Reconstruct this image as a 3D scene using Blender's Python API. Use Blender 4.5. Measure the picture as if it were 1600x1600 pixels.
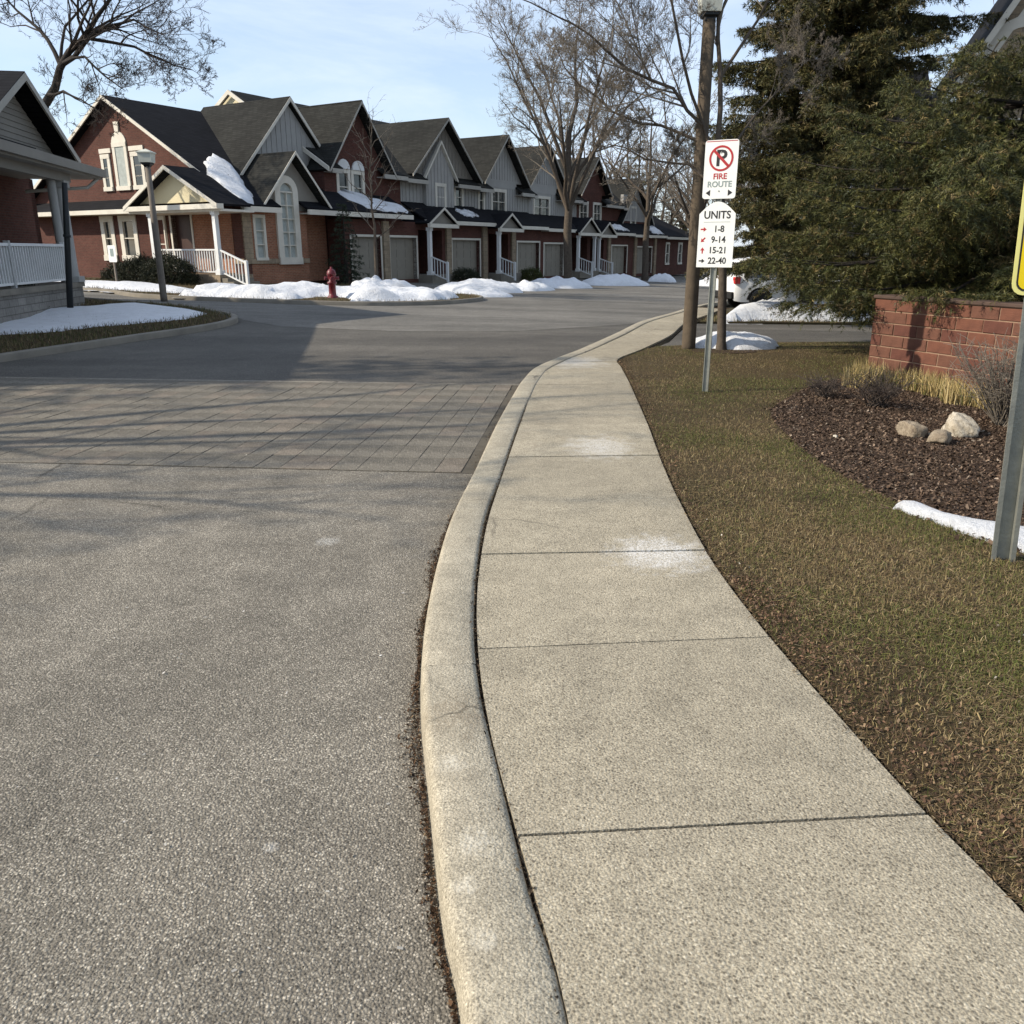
import bpy, math, random
import numpy as np
from mathutils import Vector, Matrix

# ------------------------------------------------------------------ scene, camera, light
for o in list(bpy.data.objects):
    bpy.data.objects.remove(o)
scene = bpy.context.scene
COL = scene.collection
R = math.radians

cam = bpy.data.cameras.new('camera')
cam.sensor_width = 36.0
cam.lens = 36.0 * 1290 / 1600
cam.clip_start = 0.05
cam.clip_end = 2000
camo = bpy.data.objects.new('camera', cam)
COL.objects.link(camo)
camo.location = (0, 0, 1.6)
camo.rotation_euler = (R(90 - 17.55), 0, 0)
scene.camera = camo

SUN_EL = 33.0
SUN_DIR = Vector((-0.985, -0.17, 0)).normalized()
SUN_ROT = math.atan2(SUN_DIR.x, SUN_DIR.y)
w = bpy.data.worlds.new('World')
scene.world = w
w.use_nodes = True
nt = w.node_tree
for n in list(nt.nodes):
    nt.nodes.remove(n)
sky = nt.nodes.new('ShaderNodeTexSky')
sky.sky_type = 'NISHITA'
sky.sun_disc = False
sky.sun_elevation = R(SUN_EL)
sky.sun_rotation = SUN_ROT % (2 * math.pi)
sky.air_density = 1.0
sky.dust_density = 0.6
sky.ozone_density = 1.2
tc = nt.nodes.new('ShaderNodeTexCoord')
mp = nt.nodes.new('ShaderNodeMapping')
mp.inputs['Scale'].default_value = (1.3, 1.0, 6.0)
mp.inputs['Rotation'].default_value = (0.0, 0.12, 0.5)
nz = nt.nodes.new('ShaderNodeTexNoise')
nz.inputs['Scale'].default_value = 1.9
nz.inputs['Detail'].default_value = 8
nz.inputs['Roughness'].default_value = 0.62
nz.inputs['Distortion'].default_value = 0.5
rp = nt.nodes.new('ShaderNodeValToRGB')
rp.color_ramp.elements[0].position = 0.40
rp.color_ramp.elements[0].color = (0.34, 0.34, 0.34, 1)
rp.color_ramp.elements[1].position = 0.72
rp.color_ramp.elements[1].color = (0.92, 0.92, 0.92, 1)
mx = nt.nodes.new('ShaderNodeMix')
mx.data_type = 'RGBA'
mx.inputs['B'].default_value = (4.7, 5.4, 6.6, 1)
bg = nt.nodes.new('ShaderNodeBackground')
bg.inputs['Strength'].default_value = 0.135
wo = nt.nodes.new('ShaderNodeOutputWorld')
L = nt.links.new
L(tc.outputs['Generated'], mp.inputs['Vector'])
L(mp.outputs['Vector'], nz.inputs['Vector'])
L(nz.outputs['Fac'], rp.inputs['Fac'])
L(rp.outputs['Color'], mx.inputs['Factor'])
L(sky.outputs['Color'], mx.inputs['A'])
L(mx.outputs['Result'], bg.inputs['Color'])
L(bg.outputs['Background'], wo.inputs['Surface'])

sun = bpy.data.lights.new('sun', 'SUN')
sun.energy = 4.5
sun.angle = R(0.55)
sun.color = (1.0, 0.905, 0.76)
suno = bpy.data.objects.new('sun', sun)
COL.objects.link(suno)
ldir = -(Vector((SUN_DIR.x * math.cos(R(SUN_EL)), SUN_DIR.y * math.cos(R(SUN_EL)), math.sin(R(SUN_EL)))))
suno.rotation_euler = ldir.to_track_quat('-Z', 'Y').to_euler()
suno.location = (-40, -7, 30)

scene.view_settings.view_transform = 'Standard'
scene.view_settings.look = 'None'
scene.view_settings.exposure = 0.46
scene.view_settings.gamma = 1.0
scene.view_settings.use_curve_mapping = False

# ------------------------------------------------------------------ helpers
def gz(x, y):
    """height of the natural ground: falls gently to the far right"""
    t = min(max((y - 12) / 14, 0), 1)
    return -0.03 * max(-14, min(14, x)) * t * t * (3 - 2 * t)

def gz_np(x, y):
    t = np.clip((y - 12) / 14, 0, 1)
    return -0.03 * np.clip(x, -14, 14) * t * t * (3 - 2 * t)

def prop(o, label=None, cat=None, group=None, kind=None):
    if label: o['label'] = label
    if cat: o['category'] = cat
    if group: o['group'] = group
    if kind: o['kind'] = kind
    return o

def empty(name, loc, rz, label, cat, group=None):
    o = bpy.data.objects.new(name, None)
    o.empty_display_size = 0.2
    COL.objects.link(o)
    o.location = loc
    o.rotation_euler = (0, 0, rz)
    return prop(o, label, cat, group)

def link(name, me, parent=None, mats=()):
    o = bpy.data.objects.new(name, me)
    COL.objects.link(o)
    if parent is not None:
        o.parent = parent
    return o

class MB:
    def __init__(self):
        self.v = []; self.f = []; self.m = []; self.s = []
    def add(self, vs, fs, mi=0, smooth=False):
        b = len(self.v)
        self.v += [tuple(p) for p in vs]
        for f in fs:
            self.f.append([b + i for i in f]); self.m.append(mi); self.s.append(smooth)
    def box(self, x0, x1, y0, y1, z0, z1, mi=0):
        self.add([(x0,y0,z0),(x1,y0,z0),(x1,y1,z0),(x0,y1,z0),(x0,y0,z1),(x1,y0,z1),(x1,y1,z1),(x0,y1,z1)],
                 [(0,3,2,1),(4,5,6,7),(0,1,5,4),(1,2,6,5),(2,3,7,6),(3,0,4,7)], mi)
    def mbox(self, M, a0, a1, z0, z1, d0, d1, mi=0):
        vs = [M(a, z, d) for d in (d0, d1) for (a, z) in ((a0,z0),(a1,z0),(a1,z1),(a0,z1))]
        self.add(vs, [(0,3,2,1),(4,5,6,7),(0,1,5,4),(1,2,6,5),(2,3,7,6),(3,0,4,7)], mi)
    def mprism(self, M, poly, d0, d1, mi=0):
        n = len(poly)
        vs = [M(a, z, d0) for a, z in poly] + [M(a, z, d1) for a, z in poly]
        fs = [list(range(n))[::-1], list(range(n, 2*n))] + [(i, (i+1) % n, n + (i+1) % n, n + i) for i in range(n)]
        self.add(vs, fs, mi)
    def slab(self, pts, t, mi=0):
        p = [Vector(q) for q in pts]
        nn = (p[1]-p[0]).cross(p[2]-p[0]).normalized()
        if nn.z < 0: nn = -nn
        n = len(p)
        vs = p + [q - nn*t for q in p]
        fs = [list(range(n)), list(range(n, 2*n))[::-1]] + [(i, (i+1) % n, n+(i+1) % n, n+i) for i in range(n)]
        self.add(vs, fs, mi)
    def tube(self, path, radii, n=6, mi=0, smooth=True, cap=False):
        b = len(self.v)
        P = [Vector(p) for p in path]
        up = None
        for i, p in enumerate(P):
            d = (P[min(i+1, len(P)-1)] - P[max(i-1, 0)])
            if d.length < 1e-9: d = Vector((0,0,1))
            d.normalize()
            if up is None:
                up = d.orthogonal().normalized()
            else:
                up = (up - d*up.dot(d))
                if up.length < 1e-6: up = d.orthogonal()
                up.normalize()
            s = d.cross(up)
            r = radii[i] if hasattr(radii, '__len__') else radii
            for k in range(n):
                a = 2*math.pi*k/n
                self.v.append(tuple(p + up*(r*math.cos(a)) + s*(r*math.sin(a))))
        for i in range(len(P)-1):
            for k in range(n):
                k2 = (k+1) % n
                self.f.append([b+i*n+k, b+i*n+k2, b+(i+1)*n+k2, b+(i+1)*n+k]); self.m.append(mi); self.s.append(smooth)
        if cap:
            self.f.append([b+k for k in range(n)][::-1]); self.m.append(mi); self.s.append(False)
            e = b+(len(P)-1)*n
            self.f.append([e+k for k in range(n)]); self.m.append(mi); self.s.append(False)
    def lathe(self, prof, n=16, c=(0,0,0), mi=0, smooth=True):
        b = len(self.v)
        for r, z in prof:
            for k in range(n):
                a = 2*math.pi*k/n
                self.v.append((c[0]+r*math.cos(a), c[1]+r*math.sin(a), c[2]+z))
        for i in range(len(prof)-1):
            for k in range(n):
                k2 = (k+1) % n
                self.f.append([b+i*n+k, b+i*n+k2, b+(i+1)*n+k2, b+(i+1)*n+k]); self.m.append(mi); self.s.append(smooth)
    def mesh(self, name, mats):
        me = bpy.data.meshes.new(name)
        me.from_pydata(self.v, [], self.f)
        if not isinstance(mats, (list, tuple)): mats = [mats]
        for m in mats: me.materials.append(m)
        me.polygons.foreach_set('material_index', self.m)
        me.polygons.foreach_set('use_smooth', self.s)
        me.update()
        return me
    def build(self, name, mats, parent=None, bevel=0.0):
        o = link(name, self.mesh(name, mats), parent)
        if bevel:
            md = o.modifiers.new('bevel', 'BEVEL'); md.width = bevel; md.segments = 2; md.limit_method = 'ANGLE'
        return o

def np_mesh(name, V, F, mat, cols=None, smooth=False):
    """V (N,3), F (M,k) -> mesh; cols (M,3) per face colour stored per corner"""
    me = bpy.data.meshes.new(name)
    k = F.shape[1]
    me.vertices.add(len(V)); me.vertices.foreach_set('co', V.astype(np.float32).ravel())
    me.loops.add(F.size); me.loops.foreach_set('vertex_index', F.astype(np.int32).ravel())
    me.polygons.add(len(F))
    me.polygons.foreach_set('loop_start', np.arange(0, F.size, k, dtype=np.int32))
    me.polygons.foreach_set('loop_total', np.full(len(F), k, dtype=np.int32))
    if smooth:
        me.polygons.foreach_set('use_smooth', np.ones(len(F), dtype=bool))
    if cols is not None:
        ca = me.color_attributes.new('col', 'FLOAT_COLOR', 'CORNER')
        c4 = np.ones((len(F), k, 4), dtype=np.float32)
        c4[:, :, :3] = cols[:, None, :]
        ca.data.foreach_set('color', c4.ravel())
    me.materials.append(mat)
    me.update(calc_edges=True)
    return me

# ------------------------------------------------------------------ materials
class NT:
    def __init__(self, name):
        self.mat = bpy.data.materials.new(name); self.mat.use_nodes = True
        self.t = self.mat.node_tree
        self.b = self.t.nodes['Principled BSDF']
        self.tc = self.t.nodes.new('ShaderNodeTexCoord')
        self.vec = self.tc.outputs['Object']
    def n(self, ty, **kw):
        x = self.t.nodes.new(ty)
        for k, v in kw.items():
            if k in x.inputs: x.inputs[k].default_value = v
            else: setattr(x, k, v)
        return x
    def l(self, a, b): self.t.links.new(a, b)
    def noise(self, scale, detail=4, rough=0.55, vec=None, dist=0.0):
        x = self.n('ShaderNodeTexNoise', Scale=scale, Detail=detail, Roughness=rough, Distortion=dist)
        self.l(vec or self.vec, x.inputs['Vector']); return x.outputs['Fac']
    def vor(self, scale, out='Color', vec=None, feature='F1'):
        x = self.n('ShaderNodeTexVoronoi', Scale=scale); x.feature = feature
        self.l(vec or self.vec, x.inputs['Vector']); return x.outputs[out]
    def ramp(self, fac, stops, interp='LINEAR'):
        x = self.n('ShaderNodeValToRGB'); cr = x.color_ramp; cr.interpolation = interp
        while len(cr.elements) < len(stops): cr.elements.new(0.5)
        for e, (p, c) in zip(cr.elements, stops):
            e.position = p
            e.color = (c, c, c, 1) if not hasattr(c, '__len__') else (*c, 1)
        self.l(fac, x.inputs['Fac']); return x.outputs['Color']
    def mix(self, fac, a, b, mode='MIX'):
        x = self.n('ShaderNodeMix'); x.data_type = 'RGBA'; x.blend_type = mode
        for s, v in (('Factor', fac), ('A', a), ('B', b)):
            if hasattr(v, 'links') or hasattr(v, 'is_linked'): self.l(v, x.inputs[s])
            elif s == 'Factor': x.inputs[s].default_value = v
            else: x.inputs[s].default_value = (*v, 1)
        return x.outputs['Result']
    def math(self, op, a, b=0.0):
        x = self.n('ShaderNodeMath', operation=op)
        for i, v in enumerate((a, b)):
            if hasattr(v, 'is_linked'): self.l(v, x.inputs[i])
            else: x.inputs[i].default_value = v
        return x.outputs[0]
    def col(self, c):
        if hasattr(c, 'is_linked'): self.l(c, self.b.inputs['Base Color'])
        else: self.b.inputs['Base Color'].default_value = (*c, 1)
    def bump(self, h, strength=0.5, dist=0.01):
        x = self.n('ShaderNodeBump', Strength=strength, Distance=dist)
        self.l(h, x.inputs['Height']); self.l(x.outputs['Normal'], self.b.inputs['Normal'])
    def set(self, rough=0.8, spec=0.3, metal=0.0):
        self.b.inputs['Roughness'].default_value = rough
        self.b.inputs['Specular IOR Level'].default_value = spec
        self.b.inputs['Metallic'].default_value = metal
        return self.mat

def simple(name, c1, c2=None, scale=3.0, rough=0.75, spec=0.3, bump=0.0, bscale=40, metal=0.0, detail=5):
    m = NT(name)
    if c2 is None: c2 = tuple(x*0.75 for x in c1)
    m.col(m.mix(m.ramp(m.noise(scale, detail, 0.65), [(0.3, 0.0), (0.7, 1.0)]), c1, c2))
    if bump: m.bump(m.noise(bscale, 4), bump, 0.01)
    return m.set(rough, spec, metal)

def aggregate(name, stones, base, scale, stain=(0.8, 1.12), bump=0.6, big=0.7, extra=None, dist=0.006):
    """exposed-stone surface: one random tone per pebble, worn patches at the metre scale"""
    m = NT(name)
    wv = m.n('ShaderNodeVectorMath', operation='ADD')
    wn = m.n('ShaderNodeTexNoise', Scale=scale*0.6, Detail=2.0)
    m.l(m.vec, wn.inputs['Vector'])
    ws = m.n('ShaderNodeVectorMath', operation='SCALE'); ws.inputs['Scale'].default_value = 0.9/scale
    m.l(wn.outputs['Color'], ws.inputs[0]); m.l(m.vec, wv.inputs[0]); m.l(ws.outputs[0], wv.inputs[1])
    v = wv.outputs[0]
    c1 = m.vor(scale, 'Color', v)
    sep = m.n('ShaderNodeSeparateColor'); m.l(c1, sep.inputs['Color'])
    k = len(stones)
    pebble = m.ramp(sep.outputs[0], [((i)/k, s) for i, s in enumerate(stones)], 'CONSTANT')
    d1 = m.vor(scale, 'Distance', v)
    edge = m.ramp(d1, [(0.30, 0.0), (0.62, 1.0)])
    c = m.mix(edge, pebble, base)
    fine = m.noise(scale*1.5, 3, 0.8)
    c = m.mix(1.0, c, m.ramp(fine, [(0.34, 0.42), (0.5, 1.0), (0.68, 1.45)]), 'MULTIPLY')
    st = m.ramp(m.noise(big, 6, 0.62), [(0.28, stain[0]), (0.72, stain[1])])
    c = m.mix(1.0, c, st, 'MULTIPLY')
    st2 = m.ramp(m.noise(big*7, 5, 0.7), [(0.3, 0.86), (0.7, 1.12)])
    c = m.mix(1.0, c, st2, 'MULTIPLY')
    if extra: c = extra(m, c)
    m.col(c)
    h = m.math('SUBTRACT', 1.0, d1)
    h = m.math('ADD', h, m.math('MULTIPLY', fine, 0.5))
    m.bump(h, bump, dist)
    return m.set(0.85, 0.25)

def spot(m, c, p, r, colr, amt=0.7, nscale=9, squash=1.0):
    """irregular pale stain on the surface at a fixed place"""
    mpn = m.n('ShaderNodeMapping'); mpn.inputs['Location'].default_value = (-p[0], -p[1]*squash, 0)
    mpn.inputs['Scale'].default_value = (1, squash, 0)
    m.l(m.vec, mpn.inputs['Vector'])
    ln = m.n('ShaderNodeVectorMath', operation='LENGTH'); m.l(mpn.outputs[0], ln.inputs[0])
    d = m.math('ADD', m.math('DIVIDE', ln.outputs['Value'], r), m.math('MULTIPLY', m.math('SUBTRACT', m.noise(nscale, 6, 0.7), 0.5), 2.2))
    f = m.ramp(d, [(0.25, amt), (0.95, 0.0)])
    g = m.ramp(m.noise(70, 4, 0.8), [(0.40, 0.0), (0.54, 1.0)])
    f = m.math('MULTIPLY', f, g)
    return m.mix(f, c, colr)

def cracks(m, c, scale, width, amt, mask_scale):
    """hairline cracks, only here and there"""
    wv = m.n('ShaderNodeVectorMath', operation='ADD'); wn = m.n('ShaderNodeTexNoise', Scale=3.0, Detail=5.0)
    m.l(m.vec, wn.inputs['Vector']); sc_ = m.n('ShaderNodeVectorMath', operation='SCALE'); sc_.inputs['Scale'].default_value = 0.22
    m.l(wn.outputs['Color'], sc_.inputs[0]); m.l(m.vec, wv.inputs[0]); m.l(sc_.outputs[0], wv.inputs[1])
    e = m.vor(scale, 'Distance', wv.outputs[0], 'DISTANCE_TO_EDGE')
    f = m.ramp(e, [(0.0, amt), (width, 0.0)])
    f = m.math('MULTIPLY', f, m.ramp(m.noise(mask_scale, 3), [(0.5, 0.0), (0.62, 1.0)]))
    return m.mix(f, c, (0.03, 0.026, 0.02))

def road_extra(m, c):
    # long worn tracks and a few sealed patches
    mpn = m.n('ShaderNodeMapping'); mpn.inputs['Rotation'].default_value = (0, 0, R(5)); mpn.inputs['Scale'].default_value = (1.0, 0.12, 1)
    m.l(m.vec, mpn.inputs['Vector'])
    c = m.mix(1.0, c, m.ramp(m.noise(1.1, 4, 0.6, mpn.outputs[0]), [(0.3, 0.80), (0.7, 1.14)]), 'MULTIPLY')
    c = m.mix(1.0, c, m.ramp(m.noise(4.5, 6, 0.72), [(0.3, 0.84), (0.68, 1.12)]), 'MULTIPLY')
    c = cracks(m, c, 0.45, 0.010, 0.75, 0.5)
    c = m.mix(m.ramp(m.noise(2.3, 8, 0.8), [(0.62, 0.0), (0.8, 0.35)]), c, (0.40, 0.37, 0.31))
    for p, r in (((-1.13, 4.78), 0.10), ((-0.72, 2.05), 0.03)):
        c = spot(m, c, p, r, (0.6, 0.58, 0.53), 0.5, 30)
    return c
M = {}
M['road_near'] = aggregate('road_chipseal', [(0.13,0.115,0.091),(0.29,0.26,0.208),(0.20,0.178,0.142),(0.40,0.36,0.29),(0.24,0.214,0.171),(0.155,0.137,0.109),(0.29,0.26,0.208),(0.08,0.07,0.055)],
                           (0.14,0.124,0.098), 118, (0.95, 1.42), 0.85, 0.5, road_extra)
def road_far_extra(m, c):
    mpn = m.n('ShaderNodeMapping'); mpn.inputs['Rotation'].default_value = (0, 0, R(38)); mpn.inputs['Scale'].default_value = (0.16, 1.0, 1)
    m.l(m.vec, mpn.inputs['Vector'])
    return m.mix(1.0, c, m.ramp(m.noise(0.55, 6, 0.6, mpn.outputs[0]), [(0.3, 0.72), (0.72, 1.5)]), 'MULTIPLY')
M['road_far'] = aggregate('road_asphalt', [(0.078,0.071,0.059),(0.112,0.102,0.085),(0.092,0.084,0.070),(0.142,0.13,0.107)],
                          (0.071,0.064,0.054), 60, (0.8, 1.2), 0.4, 0.35, road_far_extra)
M['road_old'] = aggregate('road_worn_asphalt', [(0.12,0.112,0.096),(0.17,0.158,0.135),(0.14,0.13,0.112),(0.21,0.195,0.166)],
                          (0.11,0.102,0.088), 50, (0.78, 1.2), 0.4, 0.3, road_far_extra)
def walk_extra(m, c):
    oi = m.n('ShaderNodeObjectInfo')
    c = m.mix(1.0, c, m.ramp(oi.outputs['Random'], [(0.0, 0.90), (1.0, 1.07)]), 'MULTIPLY')
    c = m.mix(1.0, c, m.ramp(m.noise(5.5, 8, 0.75), [(0.3, 0.86), (0.7, 1.08)]), 'MULTIPLY')
    c = m.mix(m.ramp(m.noise(34, 5, 0.75), [(0.64, 0.0), (0.72, 0.5)]), c, (0.14, 0.115, 0.08))
    c = cracks(m, c, 0.6, 0.006, 0.7, 0.8)
    c = spot(m, c, (0.82, 4.3), 0.34, (0.64, 0.62, 0.58), 0.85, 11, 1.0)
    c = spot(m, c, (0.75, 6.9), 0.36, (0.60, 0.58, 0.54), 0.65, 9, 0.7)
    c = spot(m, c, (0.95, 12.6), 0.6, (0.60, 0.58, 0.54), 0.65, 6, 0.7)
    return c
M['walk'] = aggregate('sidewalk_concrete', [(0.25,0.215,0.155),(0.39,0.342,0.252),(0.31,0.27,0.196),(0.19,0.162,0.116),(0.44,0.391,0.294),(0.35,0.306,0.224),(0.28,0.243,0.176),(0.37,0.325,0.238),(0.15,0.128,0.092)],
                      (0.325,0.283,0.206), 110, (0.90, 1.16), 0.7, 0.7, walk_extra, 0.004)
def curb_extra(m, c):
    for p, r in (((-0.10, 1.95), 0.10), ((-0.2, 2.32), 0.09), ((-0.12, 1.78), 0.06), ((-0.07, 1.6), 0.06)):
        c = spot(m, c, p, r*0.7, (0.62, 0.58, 0.48), 0.55, 34)
    c = spot(m, c, (-0.2, 2.62), 0.20, (0.2, 0.16, 0.11), 0.6, 12)
    c = m.mix(m.ramp(m.noise(3.0, 8, 0.75), [(0.52, 0.0), (0.72, 0.45)]), c, (0.24, 0.205, 0.15))
    c = m.mix(m.ramp(m.noise(40, 3, 0.7), [(0.64, 0.0), (0.72, 0.6)]), c, (0.13, 0.108, 0.078))
    c = cracks(m, c, 1.1, 0.010, 0.8, 1.4)
    return c
M['curb'] = aggregate('curb_concrete', [(0.33,0.292,0.218),(0.43,0.382,0.288),(0.38,0.337,0.253),(0.26,0.228,0.168),(0.47,0.42,0.318)],
                      (0.36,0.319,0.24), 120, (0.78, 1.10), 0.6, 1.6, curb_extra, 0.004)
M['curb_far'] = simple('curb_old_concrete', (0.23,0.205,0.165), (0.15,0.135,0.11), 2.0, 0.85, 0.2, 0.3, 30)
M['paver'] = aggregate('paver_stone', [(0.13,0.116,0.092),(0.175,0.156,0.124),(0.148,0.132,0.104),(0.22,0.196,0.156)], (0.135,0.12,0.095), 70, (0.62, 1.35), 0.6, 0.9)
M['paver2'] = aggregate('paver_stone_brown', [(0.15,0.127,0.098),(0.195,0.165,0.128),(0.17,0.144,0.112),(0.235,0.2,0.156)], (0.155,0.131,0.102), 70, (0.62, 1.35), 0.6, 0.9)
M['joint'] = simple('joint_dirt', (0.085,0.075,0.058), (0.05,0.043,0.033), 30, 0.95, 0.1, 0.6, 90)
M['paver_dust'] = simple('paver_joint_sand', (0.115,0.102,0.081), (0.08,0.07,0.055), 9, 0.95, 0.1, 0.5, 60)

def soil_mat(name, a, b, c, s1, s2):
    m = NT(name)
    n1 = m.ramp(m.noise(s1, 8, 0.7), [(0.32, 0.0), (0.68, 1.0)])
    n2 = m.ramp(m.noise(s2, 6, 0.75), [(0.38, 0.0), (0.62, 1.0)])
    m.col(m.mix(n2, m.mix(n1, a, b), c))
    m.bump(m.noise(s2*1.3, 6, 0.75), 0.9, 0.03)
    return m.set(0.95, 0.1)
M['lawn'] = soil_mat('dormant_lawn', (0.095,0.080,0.036), (0.115,0.082,0.045), (0.055,0.038,0.023), 1.3, 45)
M['mulch'] = soil_mat('bark_mulch', (0.075,0.050,0.034), (0.10,0.070,0.048), (0.038,0.025,0.018), 2.2, 40)
M['terrain'] = soil_mat('distant_turf', (0.07,0.065,0.03), (0.10,0.08,0.045), (0.04,0.035,0.02), 0.4, 6)
def attr_mat(name, rough=0.8, spec=0.2, trans=0.0):
    m = NT(name)
    a = m.n('ShaderNodeAttribute'); a.attribute_name = 'col'
    m.l(a.outputs['Color'], m.b.inputs['Base Color'])
    return m.set(rough, spec)
M['blade'] = attr_mat('grass_blades', 0.7, 0.25)
M['needle'] = attr_mat('evergreen_needles', 0.6, 0.3)
M['flake'] = attr_mat('dry_litter', 0.9, 0.1)
M['dry'] = attr_mat('dry_stalks', 0.85, 0.15)

def snow_mat():
    m = NT('old_snow')
    n = m.ramp(m.noise(3.5, 6, 0.7), [(0.3, 0.0), (0.75, 1.0)])
    c = m.mix(n, (0.80,0.81,0.83), (0.66,0.67,0.68))
    c = m.mix(m.ramp(m.noise(38, 6, 0.8), [(0.60, 0.0), (0.74, 0.6)]), c, (0.34,0.31,0.27))
    c = m.mix(m.ramp(m.noise(1.6, 8, 0.75), [(0.55, 0.0), (0.75, 0.45)]), c, (0.42,0.40,0.37))
    m.col(c)
    m.bump(m.noise(7, 8, 0.75), 0.9, 0.10)
    return m.set(0.55, 0.3)
M['snow'] = snow_mat()

def brick_mat(name, c1, c2, mortar, bw=0.2, rh=0.066, ms=0.009, off=0.5):
    m = NT(name)
    s = m.n('ShaderNodeSeparateXYZ'); m.l(m.vec, s.inputs[0])
    cb = m.n('ShaderNodeCombineXYZ'); m.l(m.math('ADD', s.outputs[0], s.outputs[1]), cb.inputs[0]); m.l(s.outputs[2], cb.inputs[1])
    b = m.n('ShaderNodeTexBrick', Scale=1.0); b.offset = off
    b.inputs['Color1'].default_value = (*c1, 1); b.inputs['Color2'].default_value = (*c2, 1); b.inputs['Mortar'].default_value = (*mortar, 1)
    b.inputs['Mortar Size'].default_value = ms; b.inputs['Brick Width'].default_value = bw; b.inputs['Row Height'].default_value = rh
    b.inputs['Mortar Smooth'].default_value = 0.2
    m.l(cb.outputs[0], b.inputs['Vector'])
    st = m.ramp(m.noise(0.9, 6, 0.65), [(0.3, 0.78), (0.7, 1.15)])
    fn = m.ramp(m.noise(14, 3, 0.6), [(0.3, 0.82), (0.7, 1.15)])
    m.col(m.mix(1.0, m.mix(1.0, b.outputs['Color'], st, 'MULTIPLY'), fn, 'MULTIPLY'))
    m.bump(b.outputs['Fac'], -0.5, 0.006)
    return m.set(0.9, 0.15)
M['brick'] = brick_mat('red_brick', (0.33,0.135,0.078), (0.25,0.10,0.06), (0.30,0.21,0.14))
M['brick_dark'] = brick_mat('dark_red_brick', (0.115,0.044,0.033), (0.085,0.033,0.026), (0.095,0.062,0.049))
M['stone'] = brick_mat('tan_stone', (0.33,0.26,0.18), (0.27,0.21,0.145), (0.22,0.18,0.13), 0.42, 0.2, 0.012)
def shingle(name, c1, c2):
    m = NT(name)
    s = m.n('ShaderNodeSeparateXYZ'); m.l(m.vec, s.inputs[0])
    cb = m.n('ShaderNodeCombineXYZ'); m.l(m.math('ADD', s.outputs[0], s.outputs[1]), cb.inputs[0]); m.l(s.outputs[2], cb.inputs[1])
    b = m.n('ShaderNodeTexBrick', Scale=1.0)
    b.inputs['Color1'].default_value = (*c1, 1); b.inputs['Color2'].default_value = (*c2, 1); b.inputs['Mortar'].default_value = (*[x*0.55 for x in c2], 1)
    b.inputs['Mortar Size'].default_value = 0.008; b.inputs['Brick Width'].default_value = 0.3; b.inputs['Row Height'].default_value = 0.085
    m.l(cb.outputs[0], b.inputs['Vector'])
    st = m.ramp(m.noise(0.6, 6, 0.65), [(0.3, 0.75), (0.7, 1.25)])
    m.col(m.mix(1.0, b.outputs['Color'], st, 'MULTIPLY'))
    m.bump(b.outputs['Fac'], -0.6, 0.01)
    return m.set(0.92, 0.12)
M['roof'] = shingle('charcoal_shingles', (0.030,0.030,0.027), (0.020,0.020,0.018))
M['roof_dark'] = shingle('black_shingles', (0.013,0.013,0.015), (0.008,0.008,0.010))
M['siding'] = simple('grey_board_siding', (0.37,0.36,0.335), (0.31,0.30,0.28), 1.2, 0.7)
M['siding_tan'] = simple('taupe_siding', (0.24,0.22,0.185), (0.20,0.182,0.155), 1.2, 0.7)
M['yellow_siding'] = simple('cream_siding', (0.62,0.55,0.36), (0.56,0.49,0.32), 1.0, 0.7)
M['trim'] = simple('cream_trim', (0.66,0.62,0.53), (0.56,0.52,0.44), 2.0, 0.55)
M['white'] = simple('white_paint', (0.72,0.72,0.70), (0.62,0.62,0.60), 2.0, 0.5)
M['soffit'] = simple('soffit_paint', (0.40,0.38,0.33), (0.34,0.32,0.28), 2.0, 0.7)
M['garage'] = simple('taupe_door_paint', (0.25,0.222,0.176), (0.21,0.186,0.148), 1.5, 0.55)
M['door'] = simple('dark_door_paint', (0.06,0.03,0.022), (0.045,0.022,0.017), 2.0, 0.45)
M['dark'] = simple('dark_opening', (0.018,0.017,0.016), (0.012,0.012,0.012), 2.0, 0.8)
M['curtain'] = simple('pale_curtain', (0.42,0.45,0.42), (0.30,0.33,0.31), 6.0, 0.9)
def glass():
    m = NT('window_glass')
    m.col(m.mix(m.ramp(m.noise(0.9, 2), [(0.35, 0.0), (0.65, 1.0)]), (0.018,0.022,0.024), (0.05,0.06,0.062)))
    return m.set(0.06, 0.6)
M['glass'] = glass()
M['wood_pole'] = simple('weathered_brown_pole', (0.115,0.088,0.060), (0.07,0.054,0.038), 4.0, 0.85, 0.2, 0.5, 30)
M['wood_grey'] = simple('weathered_grey_pole', (0.20,0.175,0.145), (0.14,0.12,0.10), 4.0, 0.85, 0.2, 0.5, 30)
M['black_metal'] = simple('black_metal', (0.02,0.022,0.022), (0.014,0.015,0.015), 6.0, 0.5)
M['lamp_shade'] = simple('frosted_lantern', (0.62,0.62,0.52), (0.52,0.52,0.44), 3.0, 0.4)
M['galv'] = simple('galvanised_steel', (0.34,0.34,0.29), (0.22,0.225,0.20), 9.0, 0.45, 0.5, 0.2, 60, 0.5)
M['sign_white'] = simple('sign_sheet_white', (0.80,0.80,0.76), (0.72,0.72,0.68), 5.0, 0.4, 0.4)
M['sign_red'] = simple('sign_print_red', (0.42,0.03,0.035), (0.36,0.03,0.03), 8.0, 0.5)
M['sign_black'] = simple('sign_print_black', (0.02,0.02,0.02), (0.03,0.03,0.03), 8.0, 0.5)
M['sign_grey'] = simple('sign_print_faded', (0.20,0.26,0.25), (0.28,0.32,0.31), 20.0, 0.5)
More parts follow.
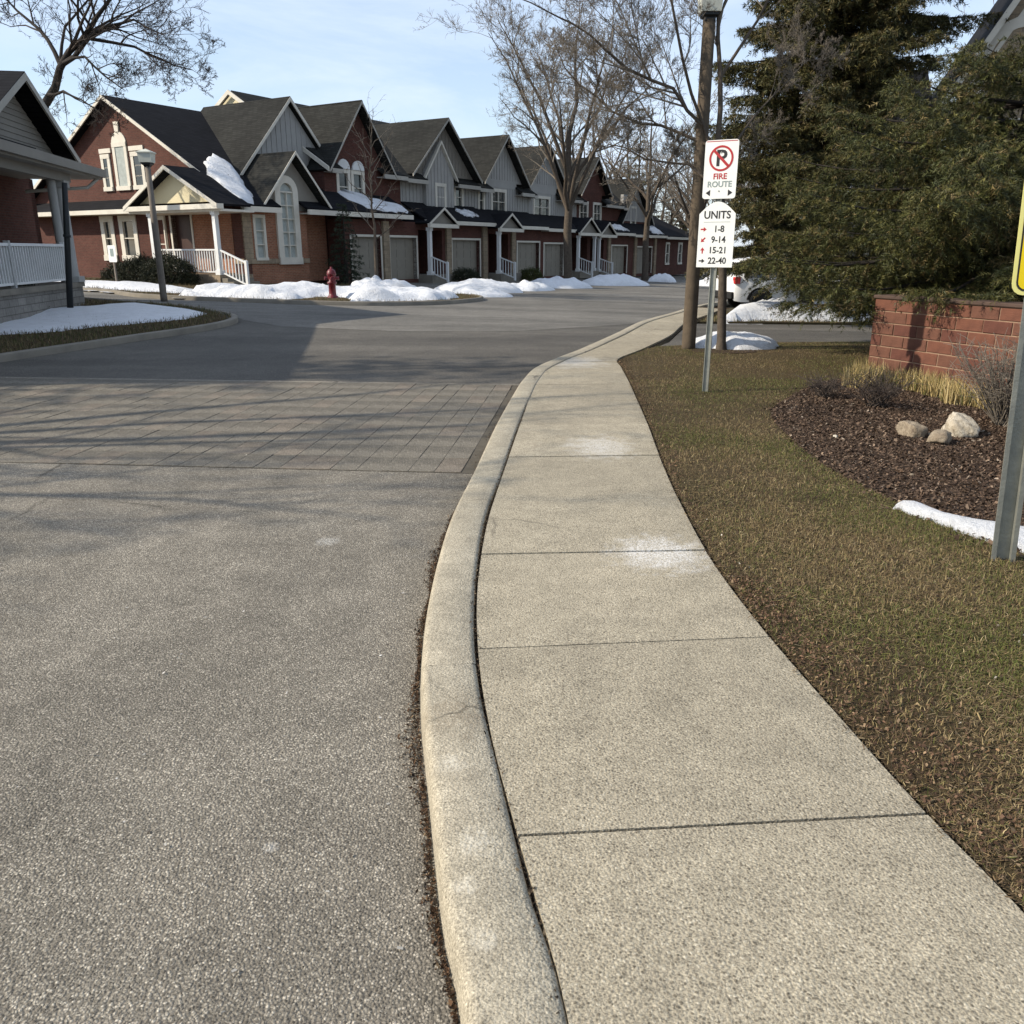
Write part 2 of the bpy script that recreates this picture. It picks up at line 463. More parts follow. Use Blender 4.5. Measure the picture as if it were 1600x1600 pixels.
M['sign_yellow'] = simple('sign_sheet_yellow', (0.86,0.65,0.01), (0.82,0.61,0.01), 6.0, 0.4, 0.4)
M['sign_border'] = simple('sign_border_pale_yellow', (0.82,0.76,0.28), (0.78,0.72,0.24), 6.0, 0.4, 0.4)
M['bark'] = simple('brown_bark', (0.115,0.092,0.070), (0.062,0.050,0.039), 9.0, 0.9, 0.15, 0.8, 45)
M['bark_dark'] = simple('dark_bark', (0.05,0.042,0.036), (0.03,0.026,0.023), 9.0, 0.9, 0.15, 0.8, 45)
M['twig'] = simple('twig_bark', (0.20,0.172,0.14), (0.13,0.112,0.09), 5.0, 0.9, 0.15)
M['twig_dark'] = simple('dark_twig_bark', (0.075,0.06,0.05), (0.05,0.04,0.035), 5.0, 0.9, 0.15)
M['hydrant'] = simple('red_hydrant_paint', (0.145,0.008,0.014), (0.10,0.006,0.010), 7.0, 0.45, 0.5)
M['car_white'] = simple('white_car_paint', (0.78,0.78,0.77), (0.74,0.74,0.73), 1.0, 0.25, 0.5)
M['rubber'] = simple('black_rubber', (0.018,0.018,0.018), (0.012,0.012,0.012), 10.0, 0.8)
M['alloy'] = simple('wheel_alloy', (0.35,0.35,0.36), (0.28,0.28,0.29), 5.0, 0.35, 0.5, 0, 40, 0.8)
M['tail'] = simple('red_lens', (0.5,0.02,0.02), (0.42,0.015,0.015), 5.0, 0.2, 0.5)
def rock_mat(name, a, b, c):
    m = NT(name)
    k = m.mix(m.ramp(m.noise(9, 8, 0.75), [(0.36, 0.0), (0.6, 1.0)]), a, b)
    k = m.mix(m.ramp(m.noise(26, 6, 0.8), [(0.52, 0.0), (0.62, 0.8)]), k, c)
    m.col(k); m.bump(m.noise(18, 8, 0.75), 1.0, 0.03)
    return m.set(0.9, 0.15)
M['rock'] = rock_mat('tan_boulder', (0.36,0.30,0.22), (0.24,0.19,0.135), (0.13,0.10,0.075))
M['rock_white'] = rock_mat('white_boulder', (0.66,0.60,0.49), (0.40,0.34,0.25), (0.16,0.125,0.09))
M['wall_block'] = [simple('wall_brick_red', (0.165,0.07,0.045), (0.11,0.048,0.033), 9.0, 0.9, 0.15, 0.6, 60),
                   simple('wall_brick_brown', (0.15,0.07,0.047), (0.10,0.047,0.033), 9.0, 0.9, 0.15, 0.6, 60),
                   simple('wall_brick_dark', (0.125,0.052,0.037), (0.085,0.036,0.027), 9.0, 0.9, 0.15, 0.6, 60)]
M['mortar'] = simple('pale_mortar', (0.30,0.20,0.135), (0.22,0.145,0.10), 12.0, 0.95, 0.1, 0.4, 60)
M['cap'] = simple('dark_coping', (0.085,0.055,0.042), (0.055,0.036,0.028), 6.0, 0.85)
M['retaining'] = brick_mat('grey_block', (0.24,0.225,0.20), (0.20,0.185,0.165), (0.13,0.12,0.105), 0.45, 0.16, 0.012)

rng = random.Random(7)
nrg = np.random.default_rng(11)

# ------------------------------------------------------------------ ground sheets
import bmesh
def drape(name, poly, off, mat, step=1.5, depth=0.0, parent=None, limit=60):
    """flat polygon cut into cells so that it follows the ground; depth > 0 gives it side faces"""
    bm = bmesh.new()
    f = bm.faces.new([bm.verts.new((x, y, 0)) for x, y in poly])
    bm.normal_update()
    if f.normal.z < 0: f.normal_flip()
    xs = [p[0] for p in poly]; ys = [p[1] for p in poly]
    def cuts(lo, hi):
        a = max(lo, -limit); b = min(hi, limit + 60); k = math.ceil(a/step)
        while k*step < b:
            yield k*step; k += 1
    for x in cuts(max(min(xs), -16), min(max(xs), 16)):
        bmesh.ops.bisect_plane(bm, geom=bm.verts[:]+bm.edges[:]+bm.faces[:], plane_co=(x,0,0), plane_no=(1,0,0))
    for y in cuts(max(min(ys), 10), min(max(ys), 28)):
        bmesh.ops.bisect_plane(bm, geom=bm.verts[:]+bm.edges[:]+bm.faces[:], plane_co=(0,y,0), plane_no=(0,1,0))
    if depth:
        ret = bmesh.ops.extrude_face_region(bm, geom=bm.faces[:])
        # the copy goes down, sides are made
        vs = [g for g in ret['geom'] if isinstance(g, bmesh.types.BMVert)]
        for v in vs: v.co.z = -depth
    for v in bm.verts:
        v.co.z += gz(v.co.x, v.co.y) + off
    bmesh.ops.recalc_face_normals(bm, faces=bm.faces[:])
    bmesh.ops.triangulate(bm, faces=[q for q in bm.faces if len(q.verts) > 4])
    me = bpy.data.meshes.new(name)
    bm.to_mesh(me); bm.free()
    if depth == 0:
        # make sure sheets face up
        if sum(p.normal.z for p in me.polygons) < 0: me.flip_normals()
    me.materials.append(mat)
    o = link(name, me, parent)
    return o

# terrain to the horizon
xs = np.unique(np.concatenate([np.linspace(-700, -60, 9), np.arange(-60, 61, 2.0), np.linspace(60, 700, 9)]))
ys = np.unique(np.concatenate([np.linspace(-300, -10, 6), np.arange(-10, 121, 2.0), np.linspace(120, 900, 9)]))
X, Y = np.meshgrid(xs, ys, indexing='ij')
Z = gz_np(X, Y) - 0.22
V = np.stack([X, Y, Z], -1).reshape(-1, 3)
ny = len(ys)
ii, jj = np.meshgrid(np.arange(len(xs)-1), np.arange(ny-1), indexing='ij')
a = (ii*ny + jj).ravel()
F = np.stack([a, a+ny, a+ny+1, a+1], -1)
prop(link('ground', np_mesh('ground', V, F, M['terrain'], smooth=True)), kind='structure')

# curb and sidewalk lines (from the near left to the far right)
CURB = [(0.16,-3.0),(0.06,-1.0),(-0.02,0.5),(-0.10,1.37),(-0.18,1.75),(-0.27,2.3),(-0.345,2.79),(-0.395,3.36),(-0.41,4.15),(-0.385,5.06),(-0.29,6.2),(-0.16,7.9),(0.0,9.6),(0.13,10.8),(0.33,12.0),(0.72,13.2),(1.20,14.5),(2.13,17.4),(3.25,21.2),(4.76,25.2),(6.3,29.2),(8.3,33.2),(11.2,37.2),(16,41.4),(30,49)]
JOINT = [(0.40,-3.0),(0.29,-1.0),(0.19,0.5),(0.115,1.37),(0.06,1.7),(-0.01,2.08),(-0.08,2.49),(-0.145,3.05),(-0.18,3.71),(-0.175,4.45),(-0.14,5.2),(-0.03,6.63),(0.13,8.65),(0.25,10.1),(0.38,11.2),(0.56,12.0),(0.93,13.1),(1.42,14.4),(2.36,17.3),(3.48,21.1),(4.99,25.1),(6.5,29.1),(8.5,33.0),(11.4,36.9),(16.2,41.1),(30,48.6)]
SWR = [(1.75,-3.0),(1.60,-1.0),(1.44,0.5),(1.30,1.69),(1.24,2.07),(1.19,2.53),(1.12,3.29),(1.085,4.24),(1.125,5.35),(1.2,6.5),(1.32,7.97),(1.42,9.4),(1.50,10.6),(1.58,12.0),(1.66,13.0),(2.28,14.5),(3.25,17.2),(4.3,20.9),(5.75,24.8),(7.3,28.7),(9.2,32.4),(12,36),(16.8,40),(30,47)]

def resample(P, step):
    P = [np.array(p) for p in P]
    # Catmull-Rom smoothing then uniform spacing
    out = []
    for i in range(len(P)-1):
        p0, p1, p2, p3 = P[max(i-1,0)], P[i], P[i+1], P[min(i+2,len(P)-1)]
        k = max(2, int(np.linalg.norm(p2-p1)/0.05))
        for j in range(k):
            t = j/k
            out.append(0.5*((2*p1)+(-p0+p2)*t+(2*p0-5*p1+4*p2-p3)*t*t+(-p0+3*p1-3*p2+p3)*t**3))
    out.append(P[-1]); out = np.array(out)
    d = np.concatenate([[0], np.cumsum(np.linalg.norm(np.diff(out, axis=0), axis=1))])
    n = int(d[-1]/step)
    s = np.linspace(0, d[-1], n+1)
    return np.stack([np.interp(s, d, out[:,0]), np.interp(s, d, out[:,1])], -1)

def sweep_curb(name, line, prof, mat, seed=0):
    """prof: list of (offset to the right of the line, height)"""
    N = len(line)
    tan = np.gradient(line, axis=0); tan /= np.linalg.norm(tan, axis=1)[:,None]
    nor = np.stack([tan[:,1], -tan[:,0]], -1)
    k = len(prof)
    V = np.zeros((N, k, 3))
    for j, (o_, h) in enumerate(prof):
        V[:,j,:2] = line + nor*o_
    base = gz_np(line[:,0], line[:,1])
    rr = np.random.default_rng(seed)
    for j, (o_, h) in enumerate(prof):
        wob = np.interp(np.arange(N), np.arange(0, N+8, 8), rr.normal(0, 0.0012, len(np.arange(0, N+8, 8))))
        V[:,j,2] = base + h + (wob if h > -0.05 else 0)
        V[:,j,:2] += nor*wob[:,None]*0.8
    V = V.reshape(-1,3)
    i, j = np.meshgrid(np.arange(N-1), np.arange(k-1), indexing='ij')
    a = (i*k+j).ravel()
    F = np.stack([a, a+1, a+k+1, a+k], -1)
    return link(name, np_mesh(name, V, F, mat, smooth=True))

curb_line = resample(CURB, 0.07)
joint_line = resample(JOINT, 0.07)
PROF = [(-0.012,-0.2),(-0.006,-0.10),(0.002,-0.032),(0.008,-0.014),(0.018,-0.003),(0.035,0.002),(0.12,0.004),(0.200,0.003),(0.218,-0.003),(0.224,-0.014),(0.227,-0.12)]
# the curb is cast in lengths: cut it every 3 m with a hair joint
cuts = np.arange(0, len(curb_line), 43)
curb_root = empty('curb', (0,0,0), 0, 'pale rounded concrete curb along the near road, beside the sidewalk', 'curb')
for q in range(len(cuts)):
    seg = curb_line[cuts[q]: (cuts[q+1]+1 if q+1 < len(cuts) else len(curb_line))]
    if len(seg) < 4: continue
    if seg[0][1] > 45: break
    o = sweep_curb('curb_section', seg, PROF, M['curb'], q)
    o.parent = curb_root

# side walk slabs
def at_y(line, y):
    yy = line[:,1]
    return np.array([np.interp(y, yy, line[:,0]), y])
swr_line = resample(SWR, 0.07)
walk = bpy.data.objects.new('sidewalk', None); COL.objects.link(walk); prop(walk, kind='structure')
def arc(line):
    return np.concatenate([[0], np.cumsum(np.linalg.norm(np.diff(line, axis=0), axis=1))])
seamL = [-2.6,-1.45,-0.35,0.82,1.98,3.15,4.29,5.30,6.55,7.85,9.15,10.4,11.6,12.7,13.8,15.0,16.2,17.4,18.6,19.8,21.0,22.2,23.4,24.6,25.8,27,28.2]
seamR = [-2.5,-1.3,-0.2,0.95,2.08,3.27,4.36,5.37,6.62,7.9,9.2,10.45,11.6,12.6,13.4,14.6,15.8,17.0,18.2,19.4,20.6,21.8,23.0,24.2,25.4,26.6,27.8]
for q in range(len(seamL)-1):
    mb = MB(); n = 10; nx = 6
    rowsT = []
    g = 0.006
    l0, l1, r0, r1 = seamL[q]+g, seamL[q+1]-g, seamR[q]+g, seamR[q+1]-g
    tilt = rng.uniform(-0.002, 0.002); lift = rng.uniform(-0.003, 0.003)
    for i in range(n+1):
        t = i/n
        pl = at_y(joint_line, l0+(l1-l0)*t); pr = at_y(swr_line, r0+(r1-r0)*t)
        d = (pr-pl); d /= np.linalg.norm(d)
        pl = pl + d*0.010
        row = []
        for j in range(nx+1):
            s = j/nx
            p = pl+(pr-pl)*s
            e = 0.0
            if j in (0, nx) or i in (0, n): e = -0.004
            row.append((p[0], p[1], gz(p[0],p[1]) + 0.002 + lift + tilt*(s-0.5) + e))
        rowsT.append(row)
    W_ = nx+1
    top = [p for r in rowsT for p in r]
    mb.add(top, [(i*W_+j, i*W_+j+1, (i+1)*W_+j+1, (i+1)*W_+j) for i in range(n) for j in range(nx)], 0, False)
    # sides
    ring = [i*W_ for i in range(n+1)][::-1] + [j for j in range(1, nx+1)] + [i*W_+nx for i in range(1, n+1)] + [n*W_+j for j in range(nx-1, 0, -1)]
    rv = [top[k] for k in ring]; m_ = len(rv)
    mb.add(rv + [(x, y, z-0.12) for x, y, z in rv], [(k, (k+1) % m_, m_+(k+1) % m_, m_+k) for k in range(m_)])
    mb.build('slab', M['walk'], walk)
# dirt bed under slabs and in the joints
strip = [tuple(p) for p in curb_line[::4] if p[1] < 29]
stripr = [tuple(p) for p in swr_line[::4] if p[1] < 29][::-1]
bed = [(x+0.1, y) for x, y in strip] + [(x+0.045, y) for x, y in stripr]
prop(drape('sidewalk_bed', bed, -0.034, M['mulch'], 1.5), kind='structure')

# roads
far_edge_y = lambda x: 11.17 - 0.0 * x
ROADOFF = -0.10
near_poly = [(-60,-8),(2.5,-8)] + [(x+0.15, y) for x, y in CURB if -3 <= y < 11.3] + [(0.3, 11.05), (-0.5, 11.12), (-20, 12.9), (-60, 16.5)]
prop(drape('road_near', near_poly, ROADOFF, M['road_near'], 1.5), kind='structure')
far_poly = [(-60,16.4),(-20,12.8),(-0.5,11.02),(0.3,10.95)] + [(x+0.2, y) for x, y in CURB if y > 11] + [(40,54),(70,90),(24,100),(-60,60)]
prop(drape('road_far', far_poly, ROADOFF-0.004, M['road_far'], 1.5), kind='structure')

old_poly = [(-60,44),(-14,26.2),(-9.6,23.6),(-7.4,21.9),(-6.4,20.2),(-5.2,19.0),(-2.4,18.3),(0.2,18.8),(2.0,20.3),(3.2,21.6)] + [(x+0.2, y) for x, y in CURB if y > 22] + [(40,54),(70,90),(24,100),(-60,60)]
prop(drape('road_junction', old_poly, ROADOFF+0.001, M['road_old'], 1.5), kind='structure')

# ------------------------------------------------------------------ paver crossing
ax = np.array([0.0912, 0.9958]); ex = np.array([0.9958, -0.0912])
cross = bpy.data.objects.new('paver_crossing', None); COL.objects.link(cross); prop(cross, kind='structure')
org = np.array([0.02, 6.37])
pw, pl_ = 0.215, 0.452
def paver_mesh(seed, mat):
    r = random.Random(seed); mb = MB()
    x, y, h = pw/2-0.0015, pl_/2-0.001, 0.03
    b = 0.002
    j = lambda: r.uniform(-0.002, 0.002)
    tz = [0.0+j() for _ in range(4)]
    t = [(-x+b,-y+b,tz[0]),(x-b,-y+b,tz[1]),(x-b,y-b,tz[2]),(-x+b,y-b,tz[3])]
    m = [(-x,-y,-b),(x,-y,-b),(x,y,-b),(-x,y,-b)]
    l = [(-x,-y,-h),(x,-y,-h),(x,y,-h),(-x,y,-h)]
    mb.add(t+m+l, [(0,1,2,3)]+[(4+k,4+(k+1)%4,(k+1)%4,k) for k in range(4)]+[(8+k,8+(k+1)%4,4+(k+1)%4,4+k) for k in range(4)])
    return mb.mesh('paver', mat)
pvar = [paver_mesh(k, M['paver'] if k % 5 else M['paver2']) for k in range(10)]
cand = []
rows = 10
for i in range(90):
    for j in range(rows):
        c = org - ex*(pw*(i+0.5)) + ax*(pl_*(j+0.5))
        ce = np.interp(c[1], curb_line[:260,1], curb_line[:260,0])
        if c[0] > ce - 0.10 or c[0] < -13: continue
        if c[1] < 6.3 - (c[0])*0.0912 + 0.15 : continue
        zc = c[1]*0.953+0.5
        if abs(c[0])/zc > 0.66: continue
        cand.append((zc, c, i, j))
cand.sort(key=lambda q: q[0])
restV, restF = [], []
for k, (zc, c, i, j) in enumerate(cand):
    z = gz(c[0], c[1]) + ROADOFF + 0.0075 + rng.uniform(-0.0015, 0.0025)
    me = pvar[rng.randrange(10)]
    if k < 300:
        o = link('paver', me, cross)
        o.location = (c[0], c[1], z)
        o.rotation_euler = (rng.uniform(-.006,.006), rng.uniform(-.006,.006), math.atan2(ex[1], ex[0]) + rng.uniform(-.012,.012))
    else:
        co = np.empty(len(me.vertices)*3); me.vertices.foreach_get('co', co); co = co.reshape(-1,3)
        w_ = np.zeros_like(co)
        w_[:,:2] = c + co[:,:1]*ex + co[:,1:2]*ax; w_[:,2] = co[:,2]+z
        b = sum(len(q) for q in restV)
        restV.append(w_); restF += [[b+v for v in p.vertices] for p in me.polygons]
if restV:
    me = bpy.data.meshes.new('paver_field'); me.from_pydata(np.concatenate(restV).tolist(), [], restF); me.materials.append(M['paver'])
    prop(link('paver_field', me, cross), kind='stuff')
# pale concrete header strip at the near side of the crossing
hdr = [tuple(np.array([0.0, 6.30]) - ex*s + ax*t) for s, t in ((0.34,-0.29),(14,-0.29),(14,0.03),(0.3,0.03))]
prop(drape('crossing_bed', [tuple(org+ex*0.05-ax*0.008), tuple(org+ex*0.3+ax*4.54), tuple(org-ex*14+ax*4.54), tuple(org-ex*14-ax*0.008)], ROADOFF+0.003, M['paver_dust'], 1.5), kind='structure')

# ------------------------------------------------------------------ lawns, beds, drive
def within(line, y0, y1): return [tuple(p) for p in line[::3] if y0 <= p[1] <= y1]
lawnA = [(x+0.026, y) for x, y in within(swr_line, -2.9, 13.0)] + [(1.95,13.9),(2.6,15.0),(4.4,15.75),(6.8,16.15),(12,16.9),(40,19.5),(40,-3),(1.9,-3)]
prop(drape('lawn', lawnA, -0.02, M['lawn'], 1.5, 0.12), kind='structure')
drive = [(2.4,14.6),(3.0,16.0),(3.9,19.2),(4.5,21.2),(9.4,22.3),(40,28),(40,19.6),(12,17.0),(6.8,16.2),(4.4,15.8),(2.65,15.05)]
prop(drape('driveway', drive, -0.045, M['road_far'], 1.5, 0.1), kind='structure')
lawnB = [(4.75,21.4),(5.6,23.6),(6.9,26.6),(14,29.2),(40,36),(40,28.2),(9.4,22.5)]
prop(drape('boulevard_lawn', lawnB, 0.0, M['lawn'], 1.5, 0.2), kind='structure')
lot = [(6.95,26.8),(8.0,29.6),(9.6,32.4),(40,41),(40,36.2),(14,29.4)]
prop(drape('parking_pad', lot, -0.03, M['road_far'], 1.5, 0.15), kind='structure')
lawnC = [(10,33),(12.4,36),(17.2,40),(30.5,47),(60,55),(60,43),(40,41.2)]
prop(drape('far_right_lawn', lawnC, 0.0, M['terrain'], 1.5, 0.2), kind='structure')
vergeC = [(-9.9,-10),(-9.7,5),(-9.2,10),(-8.25,13.4),(-7.8,14.8),(-7.3,16.2),(-6.75,17.6),(-6.5,18.7),(-6.5,19.6),(-6.85,20.5),(-7.6,21.4),(-8.5,22.3),(-9.6,22.9),(-14,24.6),(-30,30)]
vline = resample(vergeC, 0.25)
prop(drape('verge_lawn', [tuple(p + np.array([-0.12, 0])) for p in vline[::3]] + [(-60,42),(-60,-10)], 0.0, M['lawn'], 1.5, 0.2), kind='structure')
v = sweep_curb('far_curb', resample(vergeC, 0.12)[::-1], [(0.012-0.13,-0.25),(0.0-0.125,0.0),(-0.10,0.018),(-0.02,0.022),(0.04,0.016),(0.06,-0.02),(0.08,-0.25)][::1], M['curb_far'], 5)
v.name = 'verge_curb'
prop(v, 'grey concrete curb rounding the snowy verge corner on the left', 'curb')
farC = [(-40,36.5),(-22,31.0),(-14.2,28.4),(-11.5,26.2),(-9.8,25.6),(-7.9,25.4),(-6,25.25),(-3.9,25.75),(-2.4,27.0),(-1.4,29.0),(-1.1,30.5),(-1.5,32.0)]
prop(drape('front_lawn', [tuple(p+np.array([0,0.12])) for p in resample(farC, 0.25)[::3]] + [(-6.3,38.5),(-10.6,34.6),(-26,45),(-45,50)], 0.0, M['lawn'], 1.5, 0.2), kind='structure')
v = sweep_curb('street_curb', resample(farC, 0.12), [(0.10,-0.25),(0.085,0.0),(0.06,0.018),(0.0,0.022),(-0.05,0.016),(-0.07,-0.02),(-0.09,-0.25)], M['curb_far'], 6)
prop(v, 'pale concrete curb in front of the hydrant and the townhouse lawn', 'curb')

# mulch bed on the right
BED = [(4.75,11.15),(4.1,10.75),(3.75,10.35),(3.2,9.5),(2.74,8.65),(2.55,7.66),(2.47,6.4),(2.56,5.5),(2.69,4.93),(2.82,4.45),(3.3,4.05),(4.4,3.8),(9,3.8),(9,9),(6.2,9.0),(5.6,9.05),(5.2,10.0)]
bedl = resample(BED + [BED[0]], 0.2)
# hummocky mulch sheet
def bed_sheet():
    o = drape('mulch_bed', [tuple(p) for p in bedl[:-1:2]], -0.012, M['mulch'], 1.5, 0.03)
    prop(o, kind='structure')
bed_sheet()

def inside(P, poly):
    x, y = P[:,0], P[:,1]
    n = len(poly); r = np.zeros(len(P), bool)
    j = n-1
    for i in range(n):
        xi, yi = poly[i]; xj, yj = poly[j]
        c = ((yi > y) != (yj > y)) & (x < (xj-xi)*(y-yi)/(yj-yi+1e-12)+xi)
        r ^= c; j = i
    return r

def noise2(x, y, s, seed=0):
    r = np.random.default_rng(seed)
    out = np.zeros_like(x)
    for k in range(7):
        a = r.uniform(0, 2*np.pi); f = s*r.uniform(0.6, 2.2); p = r.uniform(0, 6.28)
        out += np.sin((x*np.cos(a)+y*np.sin(a))*f + p + 1.3*np.sin((x*np.sin(a)-y*np.cos(a))*f*0.7+p))
    return out/7

def blades(P, zoff, hmin, hmax, width, lean, cols, name, mat, kind='stuff', seg=1, parent=None, spread=None):
    """one bent triangle or strip per blade"""
    n = len(P)
    a = nrg.uniform(0, 2*np.pi, n); h = nrg.uniform(hmin, hmax, n); l = np.abs(nrg.normal(0, lean, n))
    b = a + nrg.normal(0, 0.9, n)
    base = np.stack([P[:,0], P[:,1], gz_np(P[:,0], P[:,1]) + zoff], -1)
    side = np.stack([np.cos(a), np.sin(a), np.zeros(n)], -1)*width[:,None]/2 if hasattr(width, '__len__') else np.stack([np.cos(a), np.sin(a), np.zeros(n)], -1)*width/2
    dirv = np.stack([np.cos(b), np.sin(b), np.zeros(n)], -1)
    ll = np.clip(l, 0, 1.45)
    mid = base + dirv*(h*np.sin(ll*0.6)*0.55)[:,None] + np.array([0,0,1.0])*(h*np.cos(ll*0.6)*0.55)[:,None]
    tip = mid + dirv*(h*np.sin(np.clip(ll*1.5, 0, 1.9))*0.5)[:,None] + np.array([0,0,1.0])*(h*np.cos(np.clip(ll*1.5, 0, 1.75))*0.5)[:,None]
    V = np.stack([base-side, base+side, mid+side*0.7, mid-side*0.7, tip], 1).reshape(-1, 3)
    i = np.arange(n)*5
    F = np.concatenate([np.stack([i, i+1, i+2], -1), np.stack([i, i+2, i+3], -1), np.stack([i+3, i+2, i+4], -1)])
    C = np.concatenate([cols, cols, cols*1.1])
    o = link(name, np_mesh(name, V, F, mat, C), parent)
    if kind: prop(o, kind=kind)
    return o

def pal(n, colors, probs, jit=0.18):
    c = np.array(colors)[nrg.choice(len(colors), n, p=probs)]
    return c*nrg.lognormal(0, jit, (n,1))

# grass of the near lawn, thick close to the camera
def scatter(poly, bounds, dens):
    x0, x1, y0, y1 = bounds
    n = int((x1-x0)*(y1-y0)*dens)
    P = np.stack([nrg.uniform(x0, x1, n), nrg.uniform(y0, y1, n)], -1)
    return P[inside(P, poly)]
lawn_poly = lawnA
bed_poly = [tuple(p) for p in bedl]
GP = []
for b_, d_ in (((1.05,2.4,1.2,3.0), 15000), ((1.0,3.4,3.0,5.0), 11000), ((1.0,4.0,5.0,7.5), 6500), ((1.1,5.0,7.5,11.0), 3800), ((1.3,9.5,11.0,16.8), 1500)):
    GP.append(scatter(lawn_poly, b_, d_))
GP = np.concatenate(GP)
GP = GP[~inside(GP, bed_poly)]
edge_d = GP[:,0] - np.interp(GP[:,1], swr_line[:,1], swr_line[:,0])
bare = noise2(GP[:,0], GP[:,1], 2.2, 3) + 0.45*noise2(GP[:,0], GP[:,1], 7.0, 4) - 0.75*np.exp(-np.clip(edge_d, 0, 9)/0.28) + 0.12
near_wall = np.exp(-np.clip(edge_d,0,9)/0.5)
keep = nrg.uniform(0, 1, len(GP)) < np.clip(0.72 + bare*1.0, 0.34, 1.0)
GP = GP[keep]; bare = bare[keep]; edge_d = edge_d[keep]
n = len(GP)
green = np.clip(0.34 + 1.5*(noise2(GP[:,0], GP[:,1], 1.4, 9) + 0.3*noise2(GP[:,0], GP[:,1], 5, 10)) + 0.22*np.clip(edge_d-0.3, -0.6, 0.8), 0.03, 0.85)
isg = nrg.uniform(0, 1, n) < green
colg = pal(n, [(0.088,0.100,0.026),(0.125,0.125,0.038),(0.066,0.078,0.022)], [.4,.35,.25])
colb = pal(n, [(0.225,0.172,0.082),(0.155,0.112,0.056),(0.32,0.255,0.138),(0.105,0.072,0.041)], [.34,.3,.10,.26])
blades(GP, -0.022, 0.014, 0.042, 0.0034, 1.2, np.where(isg[:,None], colg, colb), 'grass', M['blade'])
# thin grass on the other banks
def bank_grass(name, poly, bounds, dens, zoff, green=0.4, hm=0.07, excl=None):
    P = scatter(poly, bounds, dens)
    n = len(P)
    g_ = nrg.uniform(0, 1, n) < green + 0.4*noise2(P[:,0], P[:,1], 1.0, 21)
    cg = pal(n, [(0.05,0.062,0.018),(0.075,0.08,0.026)], [.5,.5]); cb = pal(n, [(0.16,0.12,0.06),(0.10,0.07,0.038)], [.5,.5])
    blades(P, zoff, 0.03, hm, 0.012, 0.8, np.where(g_[:,None], cg, cb), name, M['blade'])
bank_grass('verge_grass', [tuple(p) for p in vline[::3]] + [(-60,42),(-60,-10)], (-14,-6.4,12,23), 420, 0.0, 0.35, 0.11)
bank_grass('boulevard_grass', lawnB, (4.7,16,21,29), 260, 0.0, 0.4, 0.12)
bank_grass('front_grass', [tuple(p) for p in resample(farC, 0.5)] + [(-6.3,38.5),(-10.6,34.6),(-26,45),(-45,50)], (-20,-1,25,38), 90, 0.0, 0.35, 0.12)

# bits of dry leaf, bark and grit lying about
def flakes(P, zoff, smin, smax, cols, name, tilt=0.5, asp=(0.25, 0.8)):
    n = len(P)
    a = nrg.uniform(0, 6.28, n); s = nrg.uniform(smin, smax, n); r_ = nrg.uniform(asp[0], asp[1], n)
    u = np.stack([np.cos(a), np.sin(a), nrg.normal(0, tilt, n)], -1)*s[:,None]/2
    v_ = np.stack([-np.sin(a), np.cos(a), nrg.normal(0, tilt, n)], -1)*(s*r_)[:,None]/2
    c = np.stack([P[:,0], P[:,1], gz_np(P[:,0],P[:,1]) + zoff + nrg.uniform(0.001, 0.012, n)], -1)
    k = nrg.uniform(0.5, 1.0, (n,1))
    V = np.stack([c-u-v_*k, c+u-v_, c+u*k+v_, c-u+v_*k], 1).reshape(-1,3)
    F = np.arange(n*4).reshape(-1,4)
    o = link(name, np_mesh(name, V, F, M['flake'], cols)); prop(o, kind='stuff')
P = scatter(bed_poly, (2.3,7.5,3.8,11.2), 4200)
P = np.concatenate([P, bedl[nrg.integers(0, len(bedl), 2600)] + nrg.normal(0, 0.09, (2600, 2))])
flakes(P, -0.014, 0.006, 0.030, pal(len(P), [(0.098,0.066,0.045),(0.062,0.041,0.029),(0.16,0.115,0.08),(0.04,0.027,0.02),(0.26,0.21,0.16)], [.38,.3,.12,.18,.02], 0.25), 'mulch_chips')
P = np.concatenate([scatter(lawn_poly, (1.0,3,1.3,5), 380), scatter(lawn_poly, (1.0,6,5,14), 90)])
P = P[~inside(P, bed_poly)]
flakes(P, -0.024, 0.005, 0.017, pal(len(P), [(0.16,0.10,0.055),(0.22,0.16,0.09),(0.10,0.06,0.035),(0.38,0.34,0.28)], [.45,.25,.22,.08], 0.25), 'leaf_litter')
# matted straw lying flat between the blades
P = np.concatenate([scatter(lawn_poly, (1.0,2.6,1.2,3.2), 22000), scatter(lawn_poly, (1.0,3.6,3.2,5.2), 13000), scatter(lawn_poly, (1.0,4.4,5.2,8), 6000), scatter(lawn_poly, (1.2,6,8,15.8), 1800)])
P = P[~inside(P, bed_poly)]
e_d = P[:,0] - np.interp(P[:,1], swr_line[:,1], swr_line[:,0])
kp = (noise2(P[:,0], P[:,1], 2.2, 3) + 0.6*noise2(P[:,0], P[:,1], 6.0, 14) - 0.35*np.exp(-np.clip(e_d,0,9)/0.2)) > nrg.normal(-0.25, 0.3, len(P))
P = P[kp]
gq = (0.5*noise2(P[:,0], P[:,1], 1.4, 9) + 0.5)[:,None]
cs = pal(len(P), [(0.205,0.15,0.075),(0.135,0.095,0.051),(0.30,0.235,0.135),(0.085,0.057,0.036),(0.125,0.12,0.041)], [.30,.28,.08,.22,.12], 0.25)
cs = np.where((gq > nrg.uniform(0.45, 1.25, (len(P),1))), cs*np.array([0.62,0.80,0.45]), cs)
flakes(P, -0.021, 0.012, 0.045, cs, 'lawn_thatch', 0.18, (0.045, 0.10))
yy = nrg.uniform(1.3, 13, 5200)
P = np.stack([np.interp(yy, swr_line[:,1], swr_line[:,0]) + nrg.normal(0.02, 0.022, len(yy)), yy], -1)
